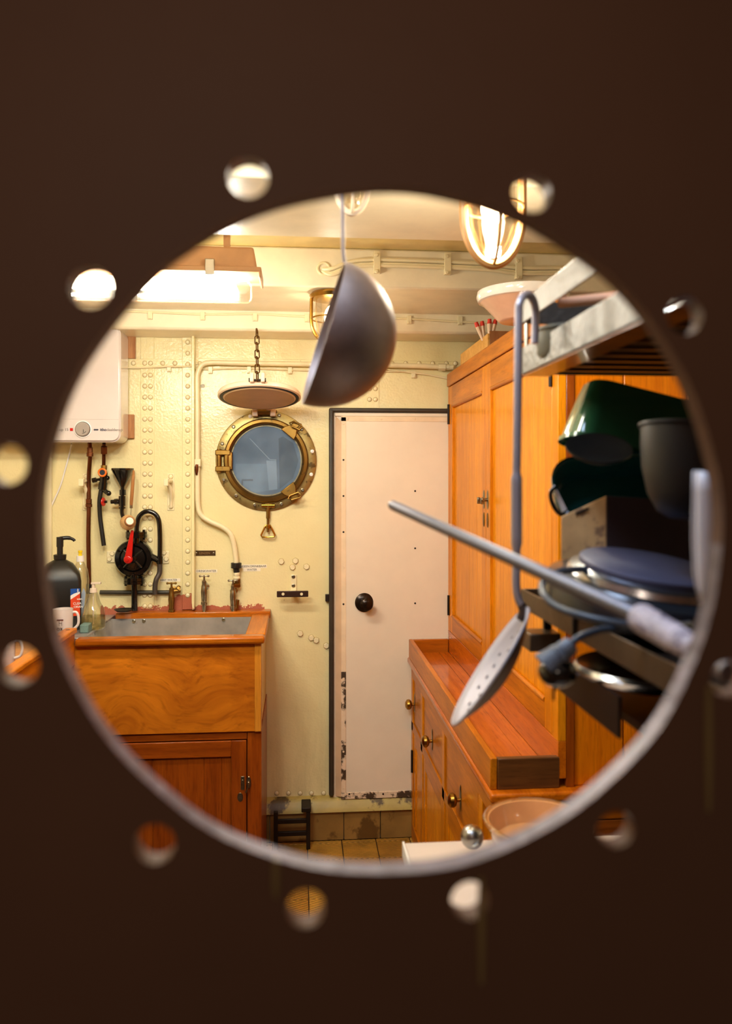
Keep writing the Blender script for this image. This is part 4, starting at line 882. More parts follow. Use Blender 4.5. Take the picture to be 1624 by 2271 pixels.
# ------------------------------------------------------------------ dresser on the right
XU = 0.682; YE = atX(1238, 1200, XU).y; YFAR = WY - .03
ds = thing('dresser', 'large varnished orange wooden dresser along the right side', 'dresser', (1.0, 2.8, 0))
XB = 0.512; XR2 = XR - .01
ob('upper_carcass', G().box((XU + .022, YE + .02, .95), (XR2, YFAR, 2.05)), W_UP, ds)
ob('cornice', G().box((XU - .006, YE - .006, 2.056), (XR2, YFAR + .002, 2.115)), W_Y, ds, bev=.004)
ob('base_board', G().box((XU, YE, .846), (XU + .022, YFAR, .944)), W_TOP, ds, bev=.001)
def dface(name, ya, yb, za, zb, x0, x1, mat, par, bev=.0015): return ob(name, G().box((x0, ya, za), (x1, yb, zb)), mat, par, bev=bev)
yg = atX(1078, 1100, XU).y; yd2 = atX(1224, 1200, XU).y
dface('end_post', YE, yd2 - .002, .944, 2.056, XU, XU + .022, W_UP, ds)
dface('far_post', YFAR - .03, YFAR, .944, 2.056, XU, XU + .022, W_UP, ds)
def panel_door(ya, yb, za, zb, x, sw, rt, rb, joints, name='cupboard_door', mt=W_UPX):
    d = ob(name, G().box((x + .014, ya, za), (x + .022, yb, zb)), W_UP, ds)
    dface('stile', ya, ya + sw, za, zb, x, x + .02, W_UP, d); dface('stile', yb - sw, yb, za, zb, x, x + .02, W_UP, d)
    dface('rail', ya + sw, yb - sw, zb - rt, zb, x, x + .02, W_Y, d); dface('rail', ya + sw, yb - sw, za, za + rb, x, x + .02, W_Y, d)
    ys = [ya + sw] + joints + [yb - sw]; ys.sort()
    for a, b_ in zip(ys, ys[1:]): dface('board', a + .0006, b_ - .0006, za + rb, zb - rt, x + .011, x + .016, mt, d, .0012)
    return d
YFD = YFAR - .032
d1 = panel_door(yg + .0015, YFD, .946, 2.053, XU, .062, .09, .075, [yg + .2, yg + .33])
d2 = panel_door(yd2, yg - .0015, .946, 2.053, XU, .062, .09, .075, [yd2 + .2, yd2 + .36])
# moulding strips at the foot of the panels
for a, b_, par in ((yg + .0635, YFD - .062, d1), (yd2 + .062, yg - .0635, d2)):
    ob('moulding', G().tube([(XU + .003, a + .002, 1.022), (XU + .003, b_ - .002, 1.022)], .008, 10), W_Y, par)
    ob('moulding', G().tube([(XU + .006, a + .002, 1.962), (XU + .006, b_ - .002, 1.962)], .008, 10), W_Y, par)
for y, par in ((yg + .03, d1), (yg - .028, d2)):
    for zc, k in ((at(1075, 1108, yg).z, 2.6), (at(1075, 1153, yg).z, 2.0)):
        g = G().lathe([(0, 0), (.014, 0), (.012, .002), (0, .003)], (0, 0, 0), (-1, 0, 0), 24); g.v = [(XU + x_, y + y_, zc + z_ * k) for x_, y_, z_ in g.v]
        ob('latch_plate' if k > 2.3 else 'keyhole_plate', g, NICKEL if k > 2.3 else BRASSD, par)
    zc = at(1075, 1108, yg).z; g = G().cyl((XU, y, zc), (XU - .022, y, zc), .006, 12); g.cyl((XU - .018, y - .012, zc), (XU - .018, y + .012, zc), .0065, 12); g.box((XU - .026, y - .004, zc - .016), (XU - .014, y + .004, zc + .008)); ob('turn_knob', g, NICKEL, par, bev=.001)
for z in (at(995, 920, YFAR).z, at(999, 1340, YFAR).z, ): ob('hinge', G().cyl((XU - .004, YFD + .004, z - .045), (XU - .004, YFD + .004, z + .045), .0055, 10), IRON, ds)
z = atX(1219, 835, XU).z; ob('hinge', G().cyl((XU - .004, yd2 - .002, z - .03), (XU - .004, yd2 - .002, z + .03), .0055, 10), IRON, ds)
# end panel facing us
g = G().box((XU + .0225, YE + .001, .822), (XU + .045, YE + .02, 2.056)); ob('end_stile', g, W_LOW, ds, bev=.002)  # red-brown wood darkens this stile in place of its shadow side
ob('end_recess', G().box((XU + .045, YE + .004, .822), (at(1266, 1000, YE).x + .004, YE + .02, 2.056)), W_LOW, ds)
xs = [at(1266, 1000, YE).x, at(1387, 1000, YE).x, at(1528, 1000, YE).x, at(1650, 1000, YE).x, XR2]
for a, b_ in zip(xs, xs[1:]): ob('end_board', G().box((a + .001, YE + .010, .822), (b_ - .001, YE + .02, 2.056)), W_END, ds, bev=.003)
# counter tray
ZR = .905; ZF = .846; XT = atX(905, 1414, 0.5).x
XT = .500; YN_ = YE - .0
ob('counter_top', G().box((XB - .018, YN_ - .03, .796), (XR2, YFAR + .01, .822)), W_TOP, ds, bev=.008, seg=3)
bys = [(XT + .020, XT + .135), (XT + .136, XU + .0)]
for a, b_ in bys: ob('tray_board', G().box((a, YN_ + .018, .822), (b_, YFAR - .016, ZF)), W_TOP, ds, bev=.001)
ob('front_rail', G().box((XT, YN_ - .0, .822), (XT + .019, YFAR, ZR)), W_Y, ds, bev=.003)
ob('end_rail', G().box((XT + .0195, YN_ - .002, .822), (XU + .004, YN_ + .017, ZR - .001)), W_DRK, ds, bev=.003)
ob('far_rail', G().box((XT + .0195, YFAR - .015, .822), (XU - .002, YFAR, ZR)), W_X, ds, bev=.003)
# base with drawers
ob('base_carcass', G().box((XB + .016, YE + .02, .0), (XR2, YFAR, .796)), W_UP, ds)
dface('top_rail', YE - .012, YFAR, .735, .796, XB, XB + .018, W_Y, ds)
dface('mid_rail', YE - .012, YFAR, .495, .535, XB, XB + .018, W_Y, ds)
dface('foot_rail', YE - .012, YFAR, .0, .07, XB, XB + .018, W_Y, ds)
kn = [atX(917, 1562, XB).y, atX(956, 1648, XB).y, atX(1018, 1780, XB).y]
bounds = [YFAR, (kn[0] + kn[1]) / 2, (kn[1] + kn[2]) / 2 + .01, kn[2] * 2 - ((kn[1] + kn[2]) / 2)]
bounds[3] = max(bounds[3], YE + .05)
for b_ in bounds[:-1][1:] + [bounds[3] - .03, YFAR - .02]:
    dface('base_stile', b_ - .022, b_ + .022, .07, .735, XB, XB + .018, W_UP, ds)
dface('corner_post', YE - .014, YE + .05, .0, .735, XB - .001, XB + .05, W_UP, ds)
for i in range(3):
    hi, lo = bounds[i] - (.042 if i == 0 else .024), bounds[i + 1] + .024
    d_ = dface('drawer', lo, hi, .537, .733, XB + .006, XB + .03, W_Y, ds, .003)
    ks = kn[i]; zc = atX(917, 1562, XB).z if i == 0 else .622
    zc = (.630, .622, .612)[i]
    g = G().lathe([(0, 0), (.013, 0), (.011, .0025), (0, .003)], (0, 0, 0), (-1, 0, 0), 20); g.v = [(XB + .006 + x_, ks + y_, zc + z_ * 3.4) for x_, y_, z_ in g.v]
    ob('backplate', g, NICKEL, d_)
    g = G().lathe([(.006, 0), (.0065, .010), (.017, .014), (.0235, .023), (.022, .033), (.012, .040), (0, .041)], (XB + .004, ks, zc - .006), (-1, 0, 0), 24); ob('knob', g, BRASS, d_)
    ys = [lo, lo + (hi - lo) * .36, lo + (hi - lo) * .7, hi]
    dd = dface('base_door', lo, hi, .072, .493, XB + .014, XB + .02, W_UP, ds, .001)
    dface('stile', lo, lo + .05, .072, .493, XB + .004, XB + .016, W_UP, dd); dface('stile', hi - .05, hi, .072, .493, XB + .004, XB + .016, W_UP, dd)
    dface('rail', lo + .05, hi - .05, .44, .493, XB + .004, XB + .016, W_Y, dd)
    for a, b_ in zip([lo + .05, lo + .13, lo + .21, lo + .29], [lo + .13, lo + .21, lo + .29, hi - .05]):
        if b_ > a + .01: dface('board', a + .0006, b_ - .0006, .072, .44, XB + .009, XB + .015, W_UPX, dd, .001)
z = atX(902, 1655, XB).z; ob('hinge', G().cyl((XB - .002, YFAR - .038, z - .05), (XB - .002, YFAR - .038, z + .05), .006, 10), IRON, ds)
ob('end_post', G().box((XB, YE - .016, 0), (XB + .055, YE + .02, .796)), W_DRK, ds, bev=.002)
ob('end_rail', G().box((XB + .056, YE - .004, .735), (XR2, YE + .02, .796)), W_X, ds, bev=.003)
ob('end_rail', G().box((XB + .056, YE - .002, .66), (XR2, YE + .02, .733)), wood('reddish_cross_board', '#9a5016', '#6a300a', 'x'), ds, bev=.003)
ob('end_board', G().box((XB + .056, YE + .006, 0), (XR2, YE + .02, .658)), W_DRK, ds)
ZD = 2.115
# things on the dresser
Yb = atX(1120, 660, XU + .02).y
c = atZ(1155, 700, ZD + .05); c = at(1160, 672, 2.35); c.z = ZD
bw = thing('serving_bowl', 'large peach enamel bowl with a glossy pale rim on the dresser', 'bowl', c)
rim = .135
g = G().lathe([(0, 0), (.07, 0), (.075, .004), (rim * .90, .055), (rim * .97, .062), (rim * .95, .064), (.06, .010), (0, .008)], c, (0, 0, 1), 48); ob('bowl_body', g, M('peach_enamelware', '#dba98a', .25, coat=.4), bw)
g = G().lathe([(rim * .95, .060), (rim, .062), (rim + .006, .074), (rim + .003, .090), (rim - .004, .092), (rim * .94, .064)], c, (0, 0, 1), 48); ob('bowl_rim', g, M('pale_glossy_rim', '#e6d8cc', .12, coat=.8), bw)
# wooden box with clothes pegs
a = atX(1025, 800, XU + .015); YA = a.y; YBB = atX(1086, 770, XU + .015).y
xb = XU + .008; pb = thing('peg_box', 'small open wooden box with clothes pegs on the dresser', 'box', (xb + .06, (YA + YBB) / 2, ZD))
z1_ = ZD + .055
ob('side_board', G().box((xb, YBB, ZD), (xb + .008, YA, z1_)), W_PALE, pb, bev=.001); ob('side_board', G().box((xb + .13, YBB, ZD), (xb + .138, YA, z1_)), W_PALE, pb, bev=.001)
ob('end_board', G().box((xb + .008, YBB, ZD), (xb + .13, YBB + .008, z1_ + .01)), W_TAN, pb, bev=.001); ob('end_board', G().box((xb + .008, YA - .008, ZD), (xb + .13, YA, z1_)), W_PALE, pb, bev=.001); ob('bottom_board', G().box((xb + .008, YBB + .008, ZD), (xb + .13, YA - .008, ZD + .006)), W_PALE, pb)
PEGR = M('red_peg_tip', '#d83a2a', .4); PEGW = M('pale_peg', '#e8c8a8', .5)
pg_y = YBB + .05
for k, (dx, lean, lb) in enumerate(((.004, -.25, 'pale clothes peg with red tip clipped on wooden box, left one'), (.020, .12, 'pale clothes peg with red tip clipped on wooden box, right one'))):
    base = Vector((xb + dx, pg_y + (.03 if k == 0 else -.01), z1_ - .012)); pgt = thing('clothes_peg', lb, 'peg', base, 'clothes pegs on the box')
    for s_ in (-1, 1):
        d_ = Vector((math.sin(lean + s_ * .12), 0, math.cos(lean + s_ * .12)))
        g = G(); P = [base + d_ * t_ + Vector((s_ * .003, 0, 0)) for t_ in (0, .03, .055, .072)]; g.tube(P, [.005, .0075, .0085, .0065], 8); lg = ob('peg_half', g, PEGW, pgt)
        ob('red_tip', G().tube([P[2], P[3] + d_ * .001], [.0092, .0072], 8), PEGR, lg)
    ob('spring', G().torus(base + Vector((math.sin(lean) * .03, 0, .03)), .006, .0012, (0, 1, 0), 14, 6), IRON, pgt)

# ------------------------------------------------------------------ lamps
LG = clear('lamp_glass', (1, .97, .9), .35, .05)
def cage_lamp(c, top, H, R, label, power, lit, brass=BRASS, ell=1.0):
    """bulkhead lamp hanging from `top` down to bottom of c (c = bottom point)"""
    t = thing('caged_lamp', label, 'lamp', Vector((c.x, c.y, top)), 'caged brass lamps')
    zb = c.z
    g = G().lathe([(0, 0), (R * 1.0, 0), (R * 1.1, -.01), (R * 1.02, -.022), (R * .9, -.024), (0, -.024)], (c.x, c.y, zb + H), (0, 0, 1), 32)
    if top > zb + H + .002: g.cyl((c.x, c.y, zb + H - .002), (c.x, c.y, top), R * .55, 20)
    ob('lamp_base', g, brass, t)
    pf = [(R * .82, H - .02), (R * .84, H * .5), (R * .74, H * .25), (R * .5, H * .1), (R * .2, .035), (0, .03)]
    ob('lamp_glass', G().lathe([(r, z) for r, z in pf], (c.x, c.y, zb), (0, 0, 1), 28), LG, t)
    P = lambda a: [Vector((c.x + math.cos(a) * r, c.y + math.sin(a) * r, zb + z)) for r, z in ((R, H - .02), (R, H * .45), (R * .92, H * .28), (R * .72, H * .14), (R * .4, H * .04), (0, 0.0))]
    for k in range(2):
        a = k * PI / 2 + (0 if k == 0 else 0); q = P(a) + P(a + PI)[::-1][1:]
        ob('guard_bar', G().tube(smooth_path(q, 4), (.0095 if brass.name == 'lamp_brass_paint' else .0065) if k == 0 else .0035, 8), brass, t)
    ob('guard_ring', G().torus((c.x, c.y, zb + H * .5), R, .003, (0, 0, 1), 36, 6), brass, t)
    br_ = R * .42
    if lit:
        e = ob('bulb', G().ball((c.x, c.y, zb + H * .52), br_, 20, (1, 1, 1.5)), glow('bulb_glow_' + str(lit), '#ffe6c0', lit), t)
        point('lamp_light', (c.x, c.y, zb + H * .3), power, WARM, br_)
    else: ob('bulb', G().ball((c.x, c.y, zb + H * .5), br_, 20, (1, 1, 1.3)), WHITE, t)
    return t
c = at(739, 764, 3.03); cage_lamp(c, 2.352, 2.348 - c.z, .083, 'brass caged lamp behind the hanging ladle', 5, 14)
c = at(1094, 588, 1.60); cage_lamp(c, ZT, .235, .0615, 'bright brass caged lamp at upper right of the round opening', 16, 30, M('lamp_brass_paint', '#c58e52', .35, metal=.35))
c = at(781, 474, 1.62); cage_lamp(c, ZT, .16, .035, 'small pale lamp at the very top of the opening behind the ladle handle', 0, 0, PEACH)
# fluorescent fitting
xa, xb_ = at(582, 600, 2.5).x, at(582, 600, 2.5).x - .72; zt3 = at(520, 547, 2.45).z; zm = at(520, 602, 2.45).z; zb3 = at(520, 657, 2.45).z
fl = thing('fluorescent_light', 'long fluorescent ceiling light with a peach tray at upper left', 'light', ((xa + xb_) / 2, 2.5, zt3))
HO = M('peach_lamp_housing', '#c89a72', .4)
g = G().hexa([(xb_ + .02, 2.44, zm), (xa - .012, 2.44, zm), (xa - .012, 2.56, zm), (xb_ + .02, 2.56, zm), (xb_ + .025, 2.445, zt3), (xa - .025, 2.445, zt3), (xa - .025, 2.555, zt3), (xb_ + .025, 2.555, zt3)])
hs_ = ob('housing', g, HO, fl, bev=.008, seg=3)
g = G().box((xb_, 2.425, zm - .006), (xa, 2.575, zm + .010)); g.box((xa - .008, 2.425, zm - .022), (xa, 2.575, zm)); ob('rim', g, HO, fl, bev=.003)
p = at(465, 588, 2.42); ob('clip', G().box((p.x - .014, 2.42, zm - .018), (p.x + .014, 2.44, zm + .03)), STEEL, fl, bev=.002)
g = G().box((xb_ + .03, 2.46, zb3 + .035), (xa - .07, 2.54, zb3 + .05))
for y_ in (2.475, 2.525): ob('tube_lamp', G().cyl((xb_ + .03, y_, (zm + zb3) / 2 + .008), (xa - .085, y_, (zm + zb3) / 2 + .008), .016, 14), glow('tube_glow', '#fff4dc', 30), fl)
g = G().prism(rrect(xb_ + .01, zb3, xa - .035, zm - .002, .02), ((0, 0, 0), (1, 0, 0), (0, 0, 1), (0, 1, 0)), 2.44, 2.56); ob('diffuser', g, clear('diffuser_plastic', (1, .99, .95), .35, .15), fl, bev=.006)
ob('hanger', G().box((xa - .12, 2.49, zt3 - .003), (xa - .10, 2.51, ZT)), HO, fl); ob('hanger', G().box((xb_ + .10, 2.49, zt3 - .003), (xb_ + .12, 2.51, ZT)), HO, fl)
for k in range(3): point('tube_light', (xa - .12 - .24 * k, 2.5, zb3 - .012), 9.0, (0.93, .90, .80), .03)

# ------------------------------------------------------------------ ladle
YLd = 1.12; c = at(717, 740, YLd); Rl = 163 / F * YLd * 1.0
rd = Vector((at(765, 583, YLd) - at(669, 895, YLd))).normalized(); view = (c - Vector((0, 0, ZC))).normalized()
bn = rd.cross(view); 
if bn.x < 0: bn = -bn
rd = view.cross(bn).normalized() if abs(view.dot(rd)) > 1e-6 else rd
bn = (bn + view * .05).normalized()
ld = thing('ladle', 'dark steel ladle hanging with its round bowl turned right', 'ladle', c + Vector((0, 0, Rl)))
prof = [(Rl * math.cos(t), Rl * math.sin(t)) for t in [i / 20 * PI / 2 for i in range(21)]]
prof[-1] = (0, Rl); inn = [(r * .975, h * .975) for r, h in prof][::-1]
LM = M('dark_worn_steel', '#a8968c', .5, metal=.85, var=.3, vscale=14, bs=.15, bscale=20)
ob('ladle_bowl', G().lathe(prof + inn + [prof[0]], c, bn, 56), LM, ld)
e = at(765, 583, YLd); g = G().tube(smooth_path([c + (e - c) * 1.0, at(763, 573, YLd), at(761, 550, YLd), at(760.5, 500, YLd), at(759, 440, YLd), at(757, 330, YLd), at(755, 240, YLd)], 5), .0028, 10); ob('ladle_handle', g, LM, ld)
rl_z = at(755, 232, YLd).z
rail = tag(ob('utensil_rail', G().cyl((-.45, YLd, rl_z), (.95, YLd, rl_z), .006, 12).box((-.44, YLd - .004, rl_z), (-.43, YLd + .004, ZT)).box((.93, YLd - .004, rl_z), (.94, YLd + .004, ZT)), STEEL), 'steel utensil rail under the deckhead above the ladle', 'rail')

# ------------------------------------------------------------------ rack at right: posts, shelves, strips
XK = 0.358; YK = 1.25; XKR = .98
rk = thing('hanging_rack', 'grey steel hanging rack with slatted underside at right', 'rack', (XK + .3, YN + .4, 1.30))
def strips(zlo, zhi, nm, mat=GALV, ynear=YN + .05, th=.003):
    ob(nm, G().box((XK, ynear, zlo), (XK + th, YK, zhi)), mat, rk, bev=.0008)
    ob(nm, G().box((XK, YK - th, zlo), (XKR, YK, zhi)), mat, rk, bev=.0008)
zU0 = atX(1190, 695, XK).z; zU1 = zU0 + .036; zL0 = atX(1190, 815, XK).z; zL1 = zL0 + .042
strips(zU0, zU1, 'upper_strip'); strips(zL0, zL1, 'lower_strip')
for i in range(9):
    y_ = YK - .03 - i * .052
    ob('slat', G().box((XK + .046, y_ - .013, zL0 + .001), (XKR, y_, zL0 + .007)), wood('dark_slat', '#7a5a3c', '#4a3222', 'x', coat=0.1), rk, bev=.001)
ob('slat_shade_sheet', G().box((XK + .005, YN + .06, zL0 + .009), (XKR, YK - .004, zL0 + .0095)), M('near_black', '#060404', .8), rk)  # black sheet added above the slats to stand in for shaded gaps
ob('edge_batten', G().box((XK + .003, YN + .06, zL0 - .003), (XK + .045, YK - .003, zL0 + .001)), W_X, rk)
# lower shelf with strip frame
zs1 = atX(1163, 1309, XK).z; zs0 = zs1 - .030
SHM = M('greasy_brown_strip', '#5a4632', .4, metal=.5, var=.3, bs=.2)
ob('shelf_strip', G().box((XK, YN + .12, zs0), (XK + .003, YK, zs1)), SHM, rk, bev=.0008)
ob('shelf_strip', G().box((XK, YK - .003, zs0), (XKR, YK, zs1)), SHM, rk, bev=.0008)
ob('shelf_plate', G().box((XK + .003, YN + .12, zs0), (XKR, YK - .003, zs0 + .004)), IRON, rk)
zb0 = atX(1255, 1523, XK).z
g = G().box((XK + .03, YN + .1, zb0 - .01), (XKR, YK - .10, zb0)); ob('lower_tray', g, M('dark_tray', '#1d1614', .45, metal=.4), rk)
ob('tray_side', G().box((XK + .0, .86, zb0 - .012), (XK + .004, YK - .19, zb0 + .035)), M('dark_tray', '#1d1614', .45, metal=.4), rk)
for x_, y_ in ((XK, YK - .012), (XKR - .012, YK - .012), (XKR - .012, YN + .12)):
    ob('upright', G().box((x_ if x_ > XK else XK + .035, y_, zb0 - .01), ((x_ if x_ > XK else XK + .035) + .012, y_ + .009, zs0)), IRON, rk)
    ob('upright', G().box((x_ + .003, y_ - .002, zs0), (x_ + .012, y_ + .007, zL0)), STEELD if x_ > XK + .1 else STEELD, rk) if x_ > XK + .1 else None
for x_ in (XK + .25, XKR - .02):
    ob('hanger', G().box((x_, .70, zU1 - .01), (x_ + .012, .712, ZT)), IRON, rk); ob('hanger', G().box((x_, .70, zL0), (x_ + .012, .712, zU1)), IRON, rk)
    ob('hanger', G().box((x_, .70, zb0 - .01), (x_ + .012, .712, zL0)), IRON, rk)
ob('side_link', G().box((XK + .0035, YK - .02, zL0), (XK + .0065, YK - .008, zU1)), STEEL, rk)
# small box hanging below the shelf at left (gas tap bracket)
p = atX(1163, 1398, XK); ob('bracket_box', G().box((XK + .0, YK - .05, p.z - .028), (XK + .05, YK - .002, p.z)), SHM, rk, bev=.002)
# stick and pot standing on the rack
sp = tag(ob('wooden_stick', G().cyl(at(1243, 672, 1.12), at(1420, 652, 1.02), .0075, 14), M('pink_wood', '#d69a74', .5, var=.1)), 'pale wooden stick lying on the upper rack', 'stick')
c = at(1225, 742, 1.13); c.z = zL0 + .010
pot = thing('grey_pot', 'dull grey-green pot standing on the rack behind the strips', 'pot', c)
ob('pot_body', G().lathe([(0, 0), (.05, 0), (.055, .006), (.057, .036), (.060, .038), (.060, .042), (.054, .040), (.052, .008), (0, .006)], c + Vector((.035, 0, 0)), (0, 0, 1), 40), M('grey_green_enamel', '#6a6656', .45), pot)
pass

# ------------------------------------------------------------------ skimmer
YS = 1.05
sk_ = thing('skimmer', 'steel skimmer with perforated oval blade hooked on the rack', 'skimmer', at(1150, 700, YS))
P = smooth_path([at(1186, 762, YS + .04), at(1188, 720, YS + .04), at(1187, 680, YS + .035), at(1177, 657, YS + .02), at(1163, 655, YS + .01), at(1153, 672, YS), at(1151, 700, YS), at(1150, 800, YS), at(1147, 1000, YS), at(1146, 1050, YS), at(1146, 1120, YS), at(1146, 1220, YS), at(1145, 1290, YS), at(1149, 1325, YS), at(1160, 1348, YS)], 6)
rad = []
for p in P:
    z = p.z; zz0 = at(1146, 1060, YS).z; zz1 = at(1146, 1215, YS).z
    rad.append(.0076 if zz1 < z < zz0 and True else .0056)
ob('skimmer_handle', G().tube(P, rad, 12), M('aluminium_handle', '#b3abae', .45, metal=.55, var=.1), sk_)
A = at(1168, 1350, YS); B = at(1004, 1606, YS - .03); c = (A + B) / 2; L = (A - B).length / 2; u = (A - B).normalized()
view = (c - Vector((0, 0, ZC))).normalized(); s_ = view.cross(u).normalized()
if s_.x < 0: s_ = -s_
# blade disc: normal mostly sideways, slightly toward the camera
nr = (-s_ * .99 - view * .135).normalized()   # faces left-front
vv = nr.cross(u).normalized()
BL = M('pale_steel_blade', '#a9a5ae', .5, metal=.3, var=.08)
g = G(); n1, n2 = 48, 8; holes = []
prof = [(L * math.sin(PI / 2 * i / n2), -.020 * (1 - (1 - math.cos(PI / 2 * i / n2)) ** 1)) for i in range(n2 + 1)]
prof = [(L * i / n2, .026 * (1 - (i / n2) ** 2)) for i in range(n2 + 1)]
g.lathe([(0, prof[0][1])] + prof[1:], c, -nr, 56)
bl = ob('skimmer_blade', g, M('shaded_blade_back', '#4c4440', .45, metal=.6), sk_); bl.data.materials.append(BL); md = bl.modifiers.new('thick', 'SOLIDIFY'); md.thickness = .0015; md.material_offset = 1  # back of the blade coloured darker to stand in for shade
ob('blade_rim', G().torus(c, L, .0018, nr, 56, 6), BL, sk_)
HM = M('hole_dark', '#4a4446', .6); hm = shared('perforation', G().lathe([(0, 0), (.0030, 0), (.0030, .0006), (0, .0006)], (0, 0, 0), (0, 0, 1), 10), HM)
qr = Vector((0, 0, 1)).rotation_difference(nr).to_euler()
for i in range(-4, 5):
    for j in range(-3, 4):
        a = (i + (.5 if j % 2 else 0)) * L * .2; b_ = j * L * .22; r_ = math.hypot(a, b_)
        if r_ > L * .82: continue
        p = c + u * a + vv * b_ - nr * (.026 * (1 - (r_ / L) ** 2)) + nr * .0017
        inst('perforation', hm, p, sk_, qr)
g = G().tube([at(1156, 1338, YS), A + (B - A) * .03, A + (B - A) * .10], [.0056, .008, .005], 10); ob('blade_socket', g, M('dark_socket', '#4a3c34', .4, metal=.6), sk_)

# ------------------------------------------------------------------ long steel handle crossing the view
pa, pb_ = at(868, 1119, 1.02), at(1428, 1372, .64)
hn_ = thing('pan_handle', 'long grey steel rod handle pointing left across the view', 'handle', pb_)
ob('rod', G().tube([pa, pa + (pb_ - pa) * .01, pa + (pb_ - pa) * .6, pb_], [.0050, .0066, .0068, .0072], 16), STEELD, hn_)
pc = at(1418, 1368, .645); pd = at(1545, 1442, .56)
TAPE = M('crumpled_white_tape', '#b9b0bc', .55, var=.3, dark='#6a6278', dscale=48, dthr=.52, vscale=60, bs=1.0, bscale=110)
ob('taped_grip', G().tube([pc, pc + (pd - pc) * .04, pc + (pd - pc) * .3, pc + (pd - pc) * .6, pd], [.0095, .0125, .012, .0115, .009], 16), TAPE, hn_)
pe = at(1620, 1492, .50)
ob('rod_end', G().tube([pd, pe], .007, 12), STEELD, hn_)

# ------------------------------------------------------------------ hot plates
def frame_from(tx, ty): return Matrix.Rotation(ty, 4, 'Y') @ Matrix.Rotation(tx, 4, 'X')
c = at(1440, 1250, 1.0)
hp_ = thing('hot_plate', 'round dark electric hot plate with a chrome ring on the shelf', 'hot plate', Vector((c.x, c.y, zs1)))
RT = Matrix.Translation(c) @ frame_from(math.radians(9), math.radians(6))
def lt(pf, mat, nm, n=56): return ob(nm, G().lathe(pf, (0, 0, 0), (0, 0, 1), n).xf(RT), mat, hp_)
lt([(0, 0.001), (.03, .001), (.034, .0), (.085, 0), (.089, -.003), (.089, -.008), (.07, -.012), (0, -.012)], M('cast_iron_plate', '#55546a', .5, metal=.3, var=.12), 'cooking_plate')
lt([(.088, -.009), (.100, -.014), (.103, -.022), (.098, -.024), (.085, -.014), (.088, -.009)], M('chrome_ring', '#d8dade', .24, metal=1.0, var=.02), 'chrome_ring')
lt([(.097, -.022), (.125, -.028), (.130, -.036), (.128, -.060), (.110, -.070), (0, -.070), ], M('dark_blue_enamel', '#1c2026', .3, coat=.4), 'heater_body')
for k in range(3):
    a = k * 2 * PI / 3 + 1.2; p = RT @ Vector((.09 * math.cos(a), .09 * math.sin(a), -.068)); ob('foot', G().cyl(p + Vector((0, 0, .01)), (p.x, p.y, zs0 + .004), .009, 12), BLACKM, hp_)
# cord coiled round the body, and plug
CD = M('blue_grey_cord', '#39424e', .35)
P = [at(1300, 1262, .98), at(1240, 1268, .95), at(1205, 1290, .92), at(1207, 1320, .88), at(1240, 1348, .85), at(1300, 1368, .82), at(1380, 1384, .80), at(1460, 1392, .80), at(1530, 1385, .84)]
ob('cord', G().tube(smooth_path(P, 6), .0042, 10), CD, hp_)
P = [at(1530, 1400, .84), at(1430, 1398, .82), at(1350, 1395, .80), at(1305, 1405, .79), at(1278, 1418, .785), at(1262, 1432, .785)]
pl = thing('power_plug', 'black electric plug hanging from its cord below the shelf', 'plug', at(1230, 1470, .785))
ob('plug_cord', G().tube(smooth_path(P, 5), .0038, 10), CD, pl)
a = at(1268, 1428, .785); b_ = at(1210, 1480, .785); ob('strain_relief', G().tube([a, a + (b_ - a) * .3, a + (b_ - a) * .31, a + (b_ - a) * .5, a + (b_ - a) * .51, b_], [.0085, .0105, .0095, .0130, .0120, .0165], 12), M('grey_blue_relief', '#6c7684', .45), pl)
a = at(1222, 1468, .785); b_ = at(1240, 1500, .785); g = G().ball(at(1237, 1490, .785), .0200, 20, (1, 1.0, .8)); g.cyl(at(1212, 1478, .785), at(1250, 1505, .785), .0105, 16); ob('plug_body', g, BLACK, pl)
ob('pins', G().cyl(at(1229, 1505, .785), at(1227, 1553, .785), .0016, 8).cyl(at(1236, 1505, .78), at(1235, 1530, .78), .0018, 8), IRON, pl)
# second hot plate / chrome-rimmed dish on the lower tray
c = at(1415, 1492, .98); c.z = max(c.z, zb0 + .02)
h2 = thing('chrome_dish', 'shallow chrome rimmed dish on the lower tray of the rack', 'dish', Vector((c.x, c.y, zb0)))
ob('dish_rim', G().lathe([(.066, .0), (.088, .006), (.097, .016), (.093, .021), (.078, .016), (.068, .006), (.066, 0)], c + Vector((.01, -.02, -.006)), (0, 0, 1), 56), M('chrome_ring', '#d8dade', .12, metal=1.0), h2)
ob('dish_bowl', G().lathe([(.071, .001), (.05, -.010), (0, -.010), ], c + Vector((.01, -.02, -.002)), (0, 0, 1), 48), STEEL, h2)

